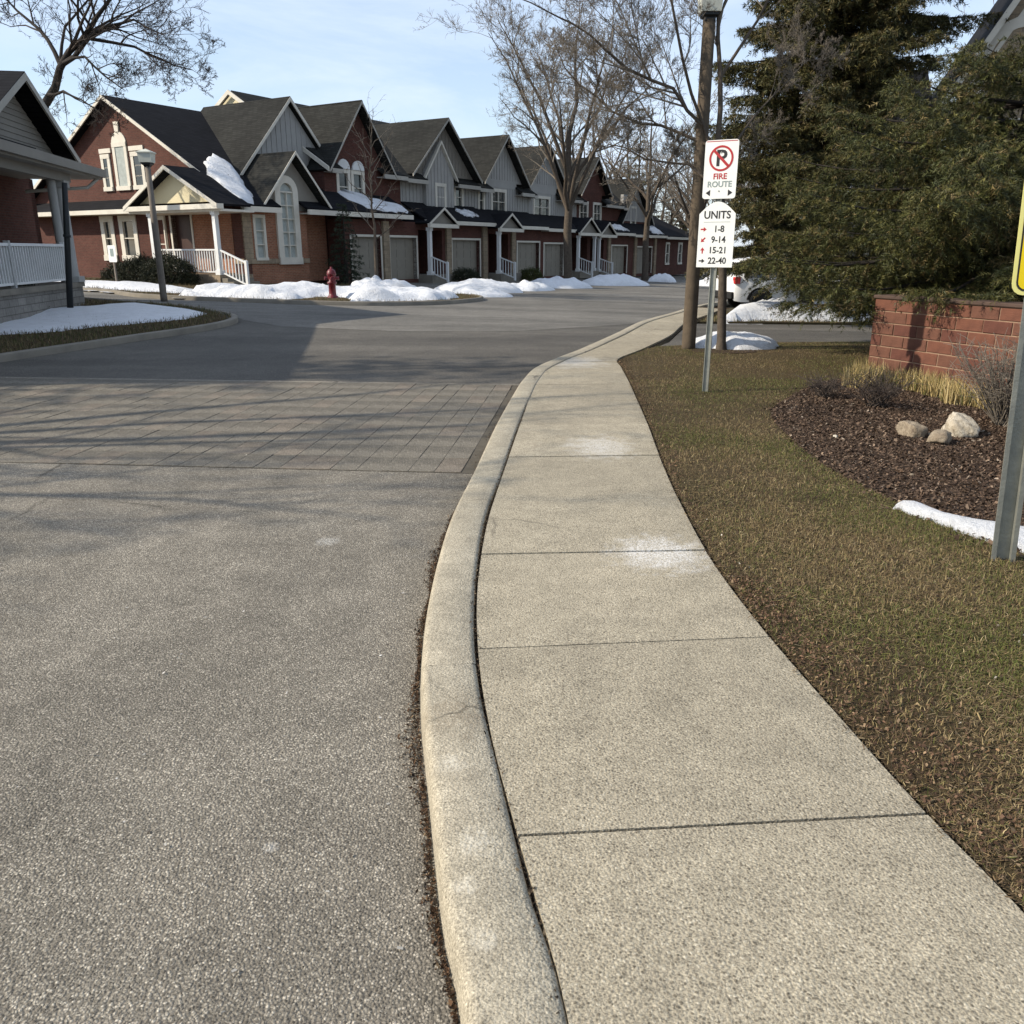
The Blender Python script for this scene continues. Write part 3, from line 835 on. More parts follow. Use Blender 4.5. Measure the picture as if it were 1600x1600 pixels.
flakes(P, np.where(P[:,0] < np.interp(yy, swr_line[:,1], swr_line[:,0])-0.003, 0.003, -0.018), 0.006, 0.026, pal(len(P), [(0.16,0.11,0.06),(0.08,0.055,0.034),(0.24,0.18,0.10)], [.45,.4,.15], 0.25), 'edge_thatch', 0.25, (0.06, 0.25))
# soil crumbs along the walk edge
yy = np.concatenate([nrg.uniform(1.3, 4.0, 5200), nrg.uniform(4.0, 13, 2600)])
P = np.stack([np.interp(yy, swr_line[:,1], swr_line[:,0]) + 0.03 + np.abs(nrg.normal(0, 0.22, len(yy)))*np.clip(1.9-yy*0.35, 0.3, 1.5), yy], -1)
flakes(P, -0.013, 0.004, 0.014, pal(len(P), [(0.12,0.072,0.045),(0.07,0.042,0.027),(0.20,0.14,0.085)], [.45,.4,.15], 0.25), 'soil_crumbs')
# reddish brown needles and grit in the gutter
yy = np.concatenate([nrg.uniform(1.0, 5.6, 7000), nrg.uniform(5.6, 12, 1500)])
off_ = np.abs(nrg.normal(0, 0.62, len(yy)))*(0.006 + 0.020*np.clip(np.sin(yy*3.1)+0.3*np.sin(yy*11)+0.4,0,2) + 0.02*(np.sin(yy*7.3+1)+1)*0.5)
off_ = np.where((yy > 6.6), off_*1.8, off_)
P = np.stack([np.interp(yy, curb_line[:,1], curb_line[:,0]) - 0.012 - off_, yy], -1)
flakes(P, ROADOFF, 0.003, 0.011, pal(len(P), [(0.075,0.043,0.024),(0.045,0.028,0.018),(0.14,0.10,0.06),(0.025,0.019,0.014)], [.35,.3,.12,.23], 0.25), 'gutter_litter')
# grit in the curb joint
yy = nrg.uniform(1.0, 12, 6500)
P = np.stack([np.interp(yy, joint_line[:,1], joint_line[:,0]) - 0.006 + nrg.normal(0, 0.011, len(yy)), yy], -1)
flakes(P, -0.016*np.ones(len(P)) + nrg.uniform(-0.016, 0.012, len(P)), 0.003, 0.011, pal(len(P), [(0.07,0.05,0.032),(0.035,0.026,0.018),(0.13,0.10,0.065)], [.5,.3,.2], 0.2), 'joint_litter')
# loose chips on the road and walk
yy = nrg.uniform(1.2, 9, 420); P = np.stack([nrg.uniform(-6, -0.3, 420)*np.clip(yy/6, .25, 1), yy], -1)
flakes(P, ROADOFF, 0.006, 0.016, pal(len(P), [(0.34,0.32,0.28),(0.10,0.085,0.07),(0.45,0.43,0.40)], [.5,.3,.2], 0.2), 'road_grit', 0.2)

# ------------------------------------------------------------------ snow
def snow_pile(label, cx, cy, rx, ry, h, rot=0.0, seed=0, base=0.0, rough=0.35, n=26, group='snow piles left by the plough'):
    mb = MB(); r = np.random.default_rng(seed)
    ph = r.uniform(0, 6.28, 8); am = r.normal(0, 1, 8)
    vs = []; nr = 12
    ca, sa = math.cos(rot), math.sin(rot)
    for i in range(nr+1):
        t = i/nr
        for k in range(n):
            a = 2*math.pi*k/n
            out = 1 + 0.16*sum(am[q]*math.sin((q+2)*a+ph[q])/(1+q*0.45) for q in range(6))*0.6
            px, py = rx*t*out*math.cos(a), ry*t*out*math.sin(a)
            X_, Y_ = cx+px*ca-py*sa, cy+px*sa+py*ca
            hh = h*(1-t**2.2)**0.85 if t < 1 else 0
            hn = sum(math.sin(X_*f*1.7+ph[q]+Y_*f*1.1*am[q]) for q, f in enumerate((1.3, 2.4, 4.2, 7.0)))*0.25
            hh = max(0.0, hh*(1 + rough*hn)) + (0.25*rough*h*r.normal(0, 0.35)*(1-t) if t < 1 else 0)
            z = gz(X_, Y_) + base + (hh if t < 1 else -0.04)
            vs.append((X_, Y_, z))
    fs = [(i*n+k, i*n+(k+1) % n, (i+1)*n+(k+1) % n, (i+1)*n+k) for i in range(nr) for k in range(n)]
    mb.add(vs, fs, 0, True)
    o = mb.build('snow_pile', M['snow'])
    return prop(o, label, 'snow pile', group)

def snow_bank(name, label, poly, h, seed, base=0.0, cell=0.35, rough=0.5, cat='snow bank', mat=None, edge=0.9):
    """sheet of old snow with soft melted edge and lumps"""
    P = np.array(poly)
    x0, y0 = P.min(0)-0.2; x1, y1 = P.max(0)+0.2
    xs_ = np.arange(x0, x1, cell); ys_ = np.arange(y0, y1, cell)
    Xg, Yg = np.meshgrid(xs_, ys_, indexing='ij')
    Xj = Xg + 0.25*cell*noise2(Xg, Yg, 3.0/cell*0.6, seed); Yj = Yg
    pts = np.stack([Xj.ravel(), Yj.ravel()], -1)
    ins = inside(pts, poly)
    d = np.full(len(pts), 9.0)
    for i in range(len(P)):
        a_, b_ = P[i], P[(i+1) % len(P)]
        ab = b_-a_; t = np.clip(((pts-a_)@ab)/(ab@ab+1e-9), 0, 1)
        d = np.minimum(d, np.linalg.norm(pts-(a_+t[:,None]*ab), axis=1))
    sd = np.where(ins, d, -d) + 0.28*cell*2*noise2(pts[:,0], pts[:,1], 2.2, seed+1)
    prof = np.clip(sd/edge, 0, 1); prof = np.sqrt(prof*(2-prof)+1e-9)
    lump = noise2(pts[:,0], pts[:,1], 1.6, seed+2) + 0.7*noise2(pts[:,0], pts[:,1], 4.0, seed+3) + 0.4*noise2(pts[:,0], pts[:,1], 9.0, seed+4)
    hz = h*prof*(1+rough*lump) - 0.05*(sd <= 0)
    Zg = gz_np(pts[:,0], pts[:,1]) + base + hz
    V = np.stack([pts[:,0], pts[:,1], Zg], -1)
    m_ = len(ys_)
    i, j = np.meshgrid(np.arange(len(xs_)-1), np.arange(m_-1), indexing='ij')
    a = (i*m_+j).ravel()
    F = np.stack([a, a+m_, a+m_+1, a+1], -1)
    ok = (sd[F] > -cell*1.2).any(1)
    F = F[ok]
    used = np.unique(F); mp_ = -np.ones(len(V), int); mp_[used] = np.arange(len(used))
    o = link(name, np_mesh(name, V[used], mp_[F], mat or M['snow'], smooth=True))
    return prop(o, label, cat)

snow_bank('snow_bank', 'long sunlit snow bank on the townhouse lawn behind the red hydrant',
          [(-10.1,25.95),(-9.0,25.75),(-7.9,25.75),(-6.75,25.7),(-6.35,26.6),(-6.2,27.5),(-5.3,27.6),(-5.0,26.7),(-4.9,25.8),(-4.2,26.1),(-3.0,27.0),(-2.2,28.2),(-1.9,29.6),(-2.2,30.6),(-3.2,31.0),(-5.0,31.4),(-7.2,31.0),(-9.2,30.2),(-10.4,28.4)], 0.21, 31, 0.0, 0.2, 1.0, edge=0.5)
snow_bank('snow_strip', 'thin strip of snow in front of the brick gable end, beside the small white sign',
          [(-14.6,29.2),(-12.2,27.6),(-10.5,27.2),(-10.4,28.6),(-12,30.5),(-14.5,32.2),(-18,34.2),(-19.5,33.2)], 0.13, 37, 0.0, 0.3, 0.4)
snow_bank('shaded_snow', 'blue shaded snow field on the verge before the porch house',
          [(-14,14.8),(-11,15.7),(-9.8,16.1),(-9.0,16.6),(-8.75,17.4),(-8.2,18.1),(-7.7,18.8),(-7.3,19.6),(-7.4,20.4),(-8.0,21.1),(-9.4,22.2),(-10.2,22.2),(-11.1,20.6),(-11.6,18.4),(-14,16.2),(-17,15)], 0.10, 41, 0.0, 0.22, 0.35, 'snow field', None, 0.5)
snow_pile('snow heap around the thin bare sapling on the lawn', -5.15, 33.3, 1.4, 1.0, 0.44, 0.1, 3, 0.0, 0.5)
snow_pile('rounded grey snow pile in front of the second garage doors', -1.35, 36.6, 1.9, 1.2, 0.50, 0.55, 4, -0.1, 0.2)
snow_pile('low snow heap at the right end of the long bank', -1.3, 33.0, 1.7, 0.9, 0.26, 0.5, 5, -0.1, 0.5)
snow_pile('lumpy snow pile at the foot of the central bare tree', 2.3, 43.6, 1.9, 1.4, 0.48, 0.6, 6, -0.1, 0.3)
snow_pile('flat snow tongue left of the central bare tree', 0.6, 39.2, 1.7, 0.9, 0.35, 0.7, 8, -0.1, 0.4)
snow_pile('wide smooth snow pile before the far garage doors', 5.9, 49.5, 2.5, 1.4, 0.58, 0.6, 7, -0.1, 0.2)
snow_pile('small far snow heap at the end of the row', 10.3, 58.5, 0.95, 0.8, 0.5, 0.3, 9, -0.1, 0.3)
snow_pile('far snow heap just left of the no parking sign', 12.6, 53.0, 1.6, 1.0, 0.6, 0.3, 10, -0.1, 0.3)
snow_bank('driveway_snow', 'broad snow bank across the driveway, below the hanging spruce branch',
          [(5.45,21.7),(6.6,22.3),(8.4,22.8),(10.0,23.3),(11.8,24.2),(11.6,25.4),(9.8,26.0),(8.0,26.0),(6.8,25.2),(6.0,23.6)], 0.42, 51, 0.0, 0.2, 0.4, 'snow bank', None, 1.3)
snow_pile('streaky snow heap at the foot of the near tree behind the signpost', 3.95, 14.95, 0.85, 0.55, 0.24, 0.0, 12, 0.0, 0.3)
snow_bank('snow_patch', 'melting snow patch at the mulch bed edge beside the yellow sign post',
          [(2.50,5.20),(2.60,5.32),(2.72,5.28),(2.78,5.02),(2.95,4.84),(3.2,4.68),(3.6,4.45),(3.7,4.1),(3.3,4.0),(2.96,4.22),(2.80,4.45),(2.70,4.72),(2.62,4.95)], 0.05, 61, -0.015, 0.045, 0.5, 'snow patch', None, 0.14)

# ------------------------------------------------------------------ building pieces
def front(w): return lambda a, z, d: (a, w-d, z)
def end(u): return lambda a, z, d: (u-d, a, z)
def endr(u): return lambda a, z, d: (u+d, a, z)

def wall_open(mb, Mf, a0, a1, z0, z1, ops, t=0.25, mi=0):
    """wall with real openings; ops = [(a0,a1,z0,z1)] not overlapping along a"""
    ops = sorted(ops); c = a0
    for (p, q, zb, zt) in ops:
        if p > c: mb.mbox(Mf, c, p, z0, z1, -t, 0, mi)
        if zb > z0: mb.mbox(Mf, p, q, z0, zb, -t, 0, mi)
        if zt < z1: mb.mbox(Mf, p, q, zt, z1, -t, 0, mi)
        c = q
    if c < a1: mb.mbox(Mf, c, a1, z0, z1, -t, 0, mi)

def window(par, Mf, a0, a1, z0, z1, cols=1, rows_=2, fr=0.06, trim=0.09, glass_mat='glass', arch=False, sill=True, trim_mat='trim', depth=0.0, flush=False):
    mb = MB(); am, hw = (a0+a1)/2, (a1-a0)/2
    D0, D1 = (0.0, 0.055) if flush else (depth-0.12, depth+0.035)
    if flush: depth = 0.105
    zt = z1-hw if arch else z1
    for p, q in ((a0-trim, a0+fr), (a1-fr, a1+trim)): mb.mbox(Mf, p, q, z0, zt, D0, D1)
    mb.mbox(Mf, a0-trim, a1+trim, z0-trim, z0+fr*0.8, D0, D1+(0.04 if sill else 0))
    if not arch:
        mb.mbox(Mf, a0-trim, a1+trim, z1-fr, z1+trim, D0, D1+0.01)
    else:
        ns = 12
        for k in range(ns):
            t0, t1 = math.pi*k/ns, math.pi*(k+1)/ns
            q = [(am+(hw+trim)*math.cos(t0), zt+(hw+trim)*math.sin(t0)), (am+(hw+trim)*math.cos(t1), zt+(hw+trim)*math.sin(t1)),
                 (am+(hw-fr)*math.cos(t1), zt+(hw-fr)*math.sin(t1)), (am+(hw-fr)*math.cos(t0), zt+(hw-fr)*math.sin(t0))]
            mb.mprism(Mf, q, D0, D1)
        mb.mbox(Mf, a0, a1, zt-0.03, zt+0.03, D0, D1-0.02)
    for c in range(1, cols):
        x = a0+(a1-a0)*c/cols; mb.mbox(Mf, x-0.022, x+0.022, z0, zt, D0, D1-0.02)
    for r_ in range(1, rows_):
        z = z0+(zt-z0)*r_/rows_; mb.mbox(Mf, a0, a1, z-0.02, z+0.02, D0, D1-0.025)
    f = mb.build('window', M[trim_mat], par)
    pn = MB()
    if arch:
        pts = [(a0, z0), (a1, z0)] + [(am+hw*0.98*math.cos(math.pi*k/10), zt+hw*0.98*math.sin(math.pi*k/10)) for k in range(11)]
        pn.mprism(Mf, pts, depth-0.09, depth-0.075)
    else:
        pn.mbox(Mf, a0, a1, z0, z1, depth-0.09, depth-0.075)
    pn.build('pane', M[glass_mat], f)
    return f

def garage_door(par, Mf, a0, a1, z1, z0=0.0, mat='garage'):
    mb = MB()
    mb.mbox(Mf, a0, a1, z0, z1, -0.30, -0.22)
    nr, nc = 4, max(3, int((a1-a0)/0.6))
    ph, pw_ = (z1-z0)/nr, (a1-a0)/nc
    for r_ in range(nr):
        for c in range(nc):
            mb.mbox(Mf, a0+pw_*c+0.06, a0+pw_*(c+1)-0.06, z0+ph*r_+0.06, z0+ph*(r_+1)-0.06, -0.225, -0.205)
    g = mb.build('garage_door', M[mat], par)
    t = MB()
    t.mbox(Mf, a0-0.10, a0, z0, z1+0.1, -0.2, 0.03); t.mbox(Mf, a1, a1+0.10, z0, z1+0.1, -0.2, 0.03); t.mbox(Mf, a0, a1, z1, z1+0.1, -0.2, 0.035)
    t.build('frame', M['trim'], g)
    return g

def rake(mb, Mf, pts, d, wd=0.16, th=0.05):
    """barge board along a gable edge"""
    for p, q in zip(pts[:-1], pts[1:]):
        mb.mprism(Mf, [p, q, (q[0], q[1]-wd), (p[0], p[1]-wd)], d-th, d)

def gable_roof(par, uc, hw, zp, slope, w0, w1, name='roof', mat='roof', t=0.09):
    mb = MB()
    zl = zp - slope*hw
    mb.slab([(uc-hw, w0, zl), (uc, w0, zp), (uc, w1, zp), (uc-hw, w1, zl)], t)
    mb.slab([(uc, w0, zp), (uc+hw, w0, zl), (uc+hw, w1, zl), (uc, w1, zp)], t)
    return mb.build(name, M[mat], par)

def battens(mb, Mf, poly_top, a0, a1, zb, step=0.3, d=0.0, mi=0):
    a = a0+step/2
    while a < a1:
        zt = poly_top(a)
        if zt > zb+0.1: mb.mbox(Mf, a-0.02, a+0.02, zb, zt, d, d+0.025, mi)
        a += step

def post(par, x, y, z0, z1, s=0.09, mat='white', name='porch_post'):
    mb = MB()
    mb.box(x-s, x+s, y-s, y+s, z0, z1)
    mb.box(x-s*1.5, x+s*1.5, y-s*1.5, y+s*1.5, z0-0.002, z0+0.18)
    mb.box(x-s*1.4, x+s*1.4, y-s*1.4, y+s*1.4, z1-0.15, z1+0.002)
    return mb.build(name, M[mat], par)

def railing(par, p0, p1, zb, zt, n, mat='white', posts=True):
    mb = MB(); p0, p1 = Vector(p0), Vector(p1)
    d = (p1-p0); L_ = d.length; d.normalize(); s = Vector((-d.y, d.x, 0))
    def bar(a, b, z0, z1, hw):
        A, B = p0+d*a, p0+d*b
        q = [A-s*hw, B-s*hw, B+s*hw, A+s*hw]
        sl0 = (p1.z-p0.z)/max((p1-p0).length, 1e-6)
        mb.add([(v.x, v.y, v.z+z0) for v in q]+[(v.x, v.y, v.z+z1) for v in q], [(0,3,2,1),(4,5,6,7),(0,1,5,4),(1,2,6,5),(2,3,7,6),(3,0,4,7)])
    bar(0, L_, zt-0.06, zt, 0.04); bar(0, L_, zb, zb+0.05, 0.03)
    for k in range(n):
        a = L_*(k+0.5)/n
        bar(a-0.018, a+0.018, zb+0.05, zt-0.06, 0.018)
    if posts:
        bar(-0.05, 0.05, 0.0, zt+0.05, 0.05); bar(L_-0.05, L_+0.05, 0.0, zt+0.05, 0.05)
    return mb.build('railing', M[mat], par)

# ------------------------------------------------------------------ the townhouse row
UA = R(90-31.2)
C0 = np.array([-10.64, 34.5]); Uv = np.array([math.sin(R(31.2)), math.cos(R(31.2))]); Wv = np.array([-Uv[1], Uv[0]])
def rowpt(u, w_): return C0 + Uv*u + Wv*w_
def unit(u0, label):
    p = rowpt(u0, 0)
    return empty('townhouse', (p[0], p[1], 0.3-0.0115*u0), UA, label, 'townhouse', 'townhouses of the brick row')

# ---- end unit with the porch
h = unit(0.0, 'brick end townhouse with cream porch pediment, white porch railing and arched front window')
F0, E0 = front(0), end(0)
mb = MB()
ZE = 3.05
roofz = lambda w_: 7.5-0.57*abs(w_-7.35)
eops = [(3.05,4.28,0.55,2.72),(6.80,7.62,1.08,2.58),(8.40,8.95,1.08,2.58)]
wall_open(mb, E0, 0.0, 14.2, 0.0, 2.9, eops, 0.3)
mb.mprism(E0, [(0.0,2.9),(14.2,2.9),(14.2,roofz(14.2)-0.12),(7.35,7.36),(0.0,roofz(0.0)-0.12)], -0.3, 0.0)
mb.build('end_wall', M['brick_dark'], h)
mb = MB()
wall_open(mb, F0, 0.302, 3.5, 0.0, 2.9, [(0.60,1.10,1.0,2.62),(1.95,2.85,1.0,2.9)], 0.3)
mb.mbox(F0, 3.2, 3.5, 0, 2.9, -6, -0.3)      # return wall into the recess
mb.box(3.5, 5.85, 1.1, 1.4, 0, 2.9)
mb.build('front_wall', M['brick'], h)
# sun-painted brick beside the porch door, stone sill band and base
mb = MB(); mb.mbox(F0, 0.0, 3.52, 0.80, 1.0, -0.1, 0.05); mb.mbox(E0, 0.052, 0.6, 0.80, 1.0, -0.05, 0.05)
mb.mbox(F0, 0.0, 0.42, 1.0, 2.9, -0.05, 0.03)
mb.build('stone_band', M['stone'], h)
# arched gablet
mb = MB(); mb.mprism(F0, [(1.1,2.9),(1.95,2.9),(1.95,3.5),(2.05,3.75),(2.4,3.98),(2.75,3.75),(2.85,3.5),(2.85,2.9),(4.4,2.9),(4.4,3.25),(2.75,4.95),(1.1,3.25)], -0.3, 0.001)
mb.build('gablet_wall', M['siding_tan'], h)
gable_roof(h, 2.75, 1.95, 5.2, 1.08, -0.42, 3.2, 'gablet_roof', 'roof')
mb = MB(); rake(mb, F0, [(0.80,3.09),(2.75,5.2),(4.70,3.09)], 0.44, 0.13); mb.build('gablet_trim', M['trim'], h)
window(h, F0, 0.60, 1.10, 1.0, 2.62, 1, 3, 0.05, 0.07, 'curtain', False)
window(h, F0, 2.0, 2.8, 1.0, 4.02, 2, 5, 0.05, 0.24, 'curtain', True, True, 'trim', 0.06)
# big grey gable
mb = MB(); s_ = 1.05; uc, zp = 4.86, 7.55
mb.mprism(front(2.0), [(uc-3.15, zp-s_*3.15-0.05), (uc, zp-0.1), (uc+3.15, zp-s_*3.15-0.05)], -0.25, 0)
battens(mb, front(2.0), lambda a: zp-0.18-s_*abs(a-uc), uc-3.0, uc+3.0, 4.1, 0.3)
mb.build('gable_siding', M['siding'], h)
gable_roof(h, uc, 3.55, 7.70, s_, 1.75, 7.35, 'cross_roof', 'roof')
mb = MB(); rake(mb, front(2.0), [(uc-3.4,7.70-s_*3.4-0.02),(uc,7.68),(uc+3.4,7.70-s_*3.4-0.02)], 0.27, 0.17); mb.build('gable_trim', M['trim'], h)
# main roof
mb = MB()
mb.slab([(-0.38,0.32,roofz(0.32)),(10.3,0.32,roofz(0.32)),(10.3,1.3,roofz(1.3)),(-0.38,1.3,roofz(1.3))], 0.1)
for q0, q1 in ((-0.38,1.66),(3.14,10.3)): mb.slab([(q0,-0.5,roofz(-0.5)),(q1,-0.5,roofz(-0.5)),(q1,0.32,roofz(0.32)),(q0,0.32,roofz(0.32))], 0.1)
mb.slab([(-0.38,1.3,roofz(1.3)),(5.7,1.3,roofz(1.3)),(5.7,7.35,7.5),(-0.38,7.35,7.5)], 0.1)
mb.slab([(-0.38,7.35,7.5),(5.7,7.35,7.5),(5.7,14.7,roofz(14.7)),(-0.38,14.7,roofz(14.7))], 0.1)
mb.build('roof', M['roof_dark'], h)
mb = MB(); rake(mb, E0, [(-0.5,roofz(-0.5)),(7.35,7.5),(14.7,roofz(14.7))], 0.40, 0.15, 0.05)
mb.build('rake_trim', M['trim'], h)
for q0, q1 in ((-0.36,1.64),(3.16,10.3)):
    mb = MB(); mb.mbox(F0, q0, q1, roofz(-0.5)-0.26, roofz(-0.5)-0.06, 0.46, 0.56); mb.build('gutter', M['trim'], h)
for q0, q1 in ((-0.34,1.66),(3.14,10.3)):
    mb = MB(); mb.box(q0, q1, -0.46, -0.002, roofz(-0.5)-0.24, roofz(-0.5)-0.19); mb.build('soffit', M['soffit'], h)
# skirt roof along the end wall
mb = MB(); mb.slab([(-0.75,4.0,2.98),(-0.75,14.4,2.98),(-0.002,14.4,3.42),(-0.002,4.0,3.42)], 0.08); mb.build('skirt_roof', M['roof_dark'], h)
mb = MB(); mb.box(-0.83, -0.74, 4.0, 14.45, 2.80, 2.98); mb.box(-0.74, -0.002, 4.0, 14.4, 2.80, 2.84); mb.build('skirt_fascia', M['trim'], h)
# porch: floor, pediment, posts, railing, steps
mb = MB(); mb.box(-1.65, -0.002, -0.35, 4.3, 0.0, 0.42); mb.build('porch_floor', M['stone'], h)
EP = end(-1.35)
pz = lambda w_: 4.42-0.52*abs(w_-1.97)
mb = MB(); mb.mprism(EP, [(-0.40, pz(-0.40)-0.1), (1.97, 4.3), (4.34, pz(4.34)-0.1)], -0.1, 0.0); mb.build('pediment', M['yellow_siding'], h)
mb = MB()
mb.slab([(-1.85,-0.80,pz(-0.80)),(-1.85,1.97,4.42),(-0.2,1.97,4.42),(-0.2,-0.80,pz(-0.80))], 0.08)
mb.slab([(-1.85,1.97,4.42),(-1.85,4.74,pz(4.74)),(-0.2,4.74,pz(4.74)),(-0.2,1.97,4.42)], 0.08)
mb.build('porch_roof', M['roof_dark'], h)
mb = MB(); rake(mb, EP, [(-0.80,pz(-0.8)),(1.97,4.42),(4.74,pz(4.74))], 0.515, 0.15)
mb.mbox(EP, -0.82, 4.76, 2.80, 2.98, 0.20, 0.50); mb.mbox(EP, -0.78, 4.7, 2.72, 2.80, -1.3, 0.3)
mb.build('pediment_trim', M['trim'], h)
for wq in (-0.22, 3.55): post(h, -1.5, wq, 0.42, 2.75, 0.085)
railing(h, (-1.5,-0.22,0.42), (-1.5,3.55,0.42), 0.08, 0.95, 26)
railing(h, (-1.5,-0.30,0.42), (-1.5,-1.7,-0.05), 0.08, 0.95, 8)
mb = MB()
for k in range(3): mb.box(-1.6, -0.3, -0.7-0.32*k, -0.38-0.32*k+0.001*k, -0.1, 0.30-0.13*k)
mb.build('steps', M['curb_far'], h)
mb = MB(); mb.mbox(E0, 3.05, 4.28, 0.5, 2.72, -0.26, -0.2); mb.mbox(E0, 2.95, 3.05, 0.45, 2.8, -0.2, 0.03, 1); mb.mbox(E0, 4.28, 4.38, 0.45, 2.8, -0.2, 0.03, 1)
mb.build('door', [M['door'], M['trim']], h)
mb = MB(); mb.mbox(E0, 0.6, 2.9, 0.45, 2.75, 0.002, 0.03); mb.build('sunlit_porch_brick', M['brick'], h)  # lighter copy of the gable brick, sunlight painted into its colour
for a, b in ((8.40,8.95),(6.80,7.62)):
    window(h, E0, a, b, 1.08, 2.58, 1, 2, 0.05, 0.20)
window(h, E0, 4.75, 5.2, 0.55, 2.6, 1, 2, 0.05, 0.12, 'curtain')
for a, b, z1, ar in ((7.95,8.32,5.20,False),(6.72,7.42,5.62,False),(5.68,6.25,5.20,False)):
    window(h, E0, a, b, 3.92, z1-0.05, 1 if b-a < .6 else 1, 3 if b-a < .6 else 1, 0.05, 0.13, 'glass' if b-a < .6 else 'curtain', ar, flush=True)
mb = MB(); zc_, ac = 5.62, 7.07
for k in range(10):
    t0, t1 = math.pi*k/10, math.pi*(k+1)/10
    mb.mprism(E0, [(ac+0.5*math.cos(t0), zc_+0.5*math.sin(t0)), (ac+0.5*math.cos(t1), zc_+0.5*math.sin(t1)), (ac, zc_)], -0.05, 0.04)
mb.mprism(E0, [(ac-0.12,6.1),(ac+0.12,6.1),(ac+0.16,6.5),(ac-0.16,6.5)], 0.0, 0.07)
mb.mbox(E0, 5.5, 6.45, 5.32, 5.5, 0, 0.05); mb.mbox(E0, 7.7, 8.5, 5.32, 5.5, 0, 0.05)
mb.build('arch_panel', M['trim'], h)
mb = MB(); mb.tube([(-0.12,4.6,2.9),(-0.12,4.6,0.5),(-0.5,4.7,0.12),(-1.6,5.3,-0.15)], 0.05, 6); mb.build('downspout', M['trim'], h)

def roof_snow(par, poly, zf, hgt, seed, name='roof_snow'):
    """cap of snow lying on a slope z = zf(w)"""
    P = np.array(poly); c = P.mean(0); n = 40
    ang = []
    seg = np.linalg.norm(np.roll(P, -1, 0)-P, axis=1); cum = np.concatenate([[0], np.cumsum(seg)])
    ring = np.array([[np.interp(s, cum, np.append(P[:,k], P[0,k])) for k in (0,1)] for s in np.linspace(0, cum[-1], n, endpoint=False)])
    r = np.random.default_rng(seed); ring += r.normal(0, 0.05, ring.shape)
    mb = MB(); vs = []
    for i, t in enumerate((1.0, 0.97, 0.88, 0.6, 0.3, 0.02)):
        hh = (0.0, 0.6, 0.95, 1.0, 1.0, 1.0)[i]*hgt
        for p in ring:
            q = c+(p-c)*t
            vs.append((q[0], q[1], zf(q[1])+hh*(1+0.15*math.sin(q[0]*5+q[1]*3))))
    mb.add(vs, [(i*n+k, i*n+(k+1) % n, (i+1)*n+(k+1) % n, (i+1)*n+k) for i in range(5) for k in range(n)], 0, True)
    return mb.build(name, M['snow'], par)
roof_snow(h, [(1.6,3.2),(1.85,2.6),(1.55,1.7),(0.9,0.6),(0.35,-0.4),(-0.33,-0.42),(-0.34,0.4),(-0.2,1.5),(0.5,2.4)], roofz, 0.16, 1)
roof_snow(h, [(6.6,1.15),(8.0,1.05),(8.4,.55),(10.25,.1),(10.2,-.42),(8.4,-.45),(7.4,-.2),(6.7,.4)], roofz, 0.12, 2)

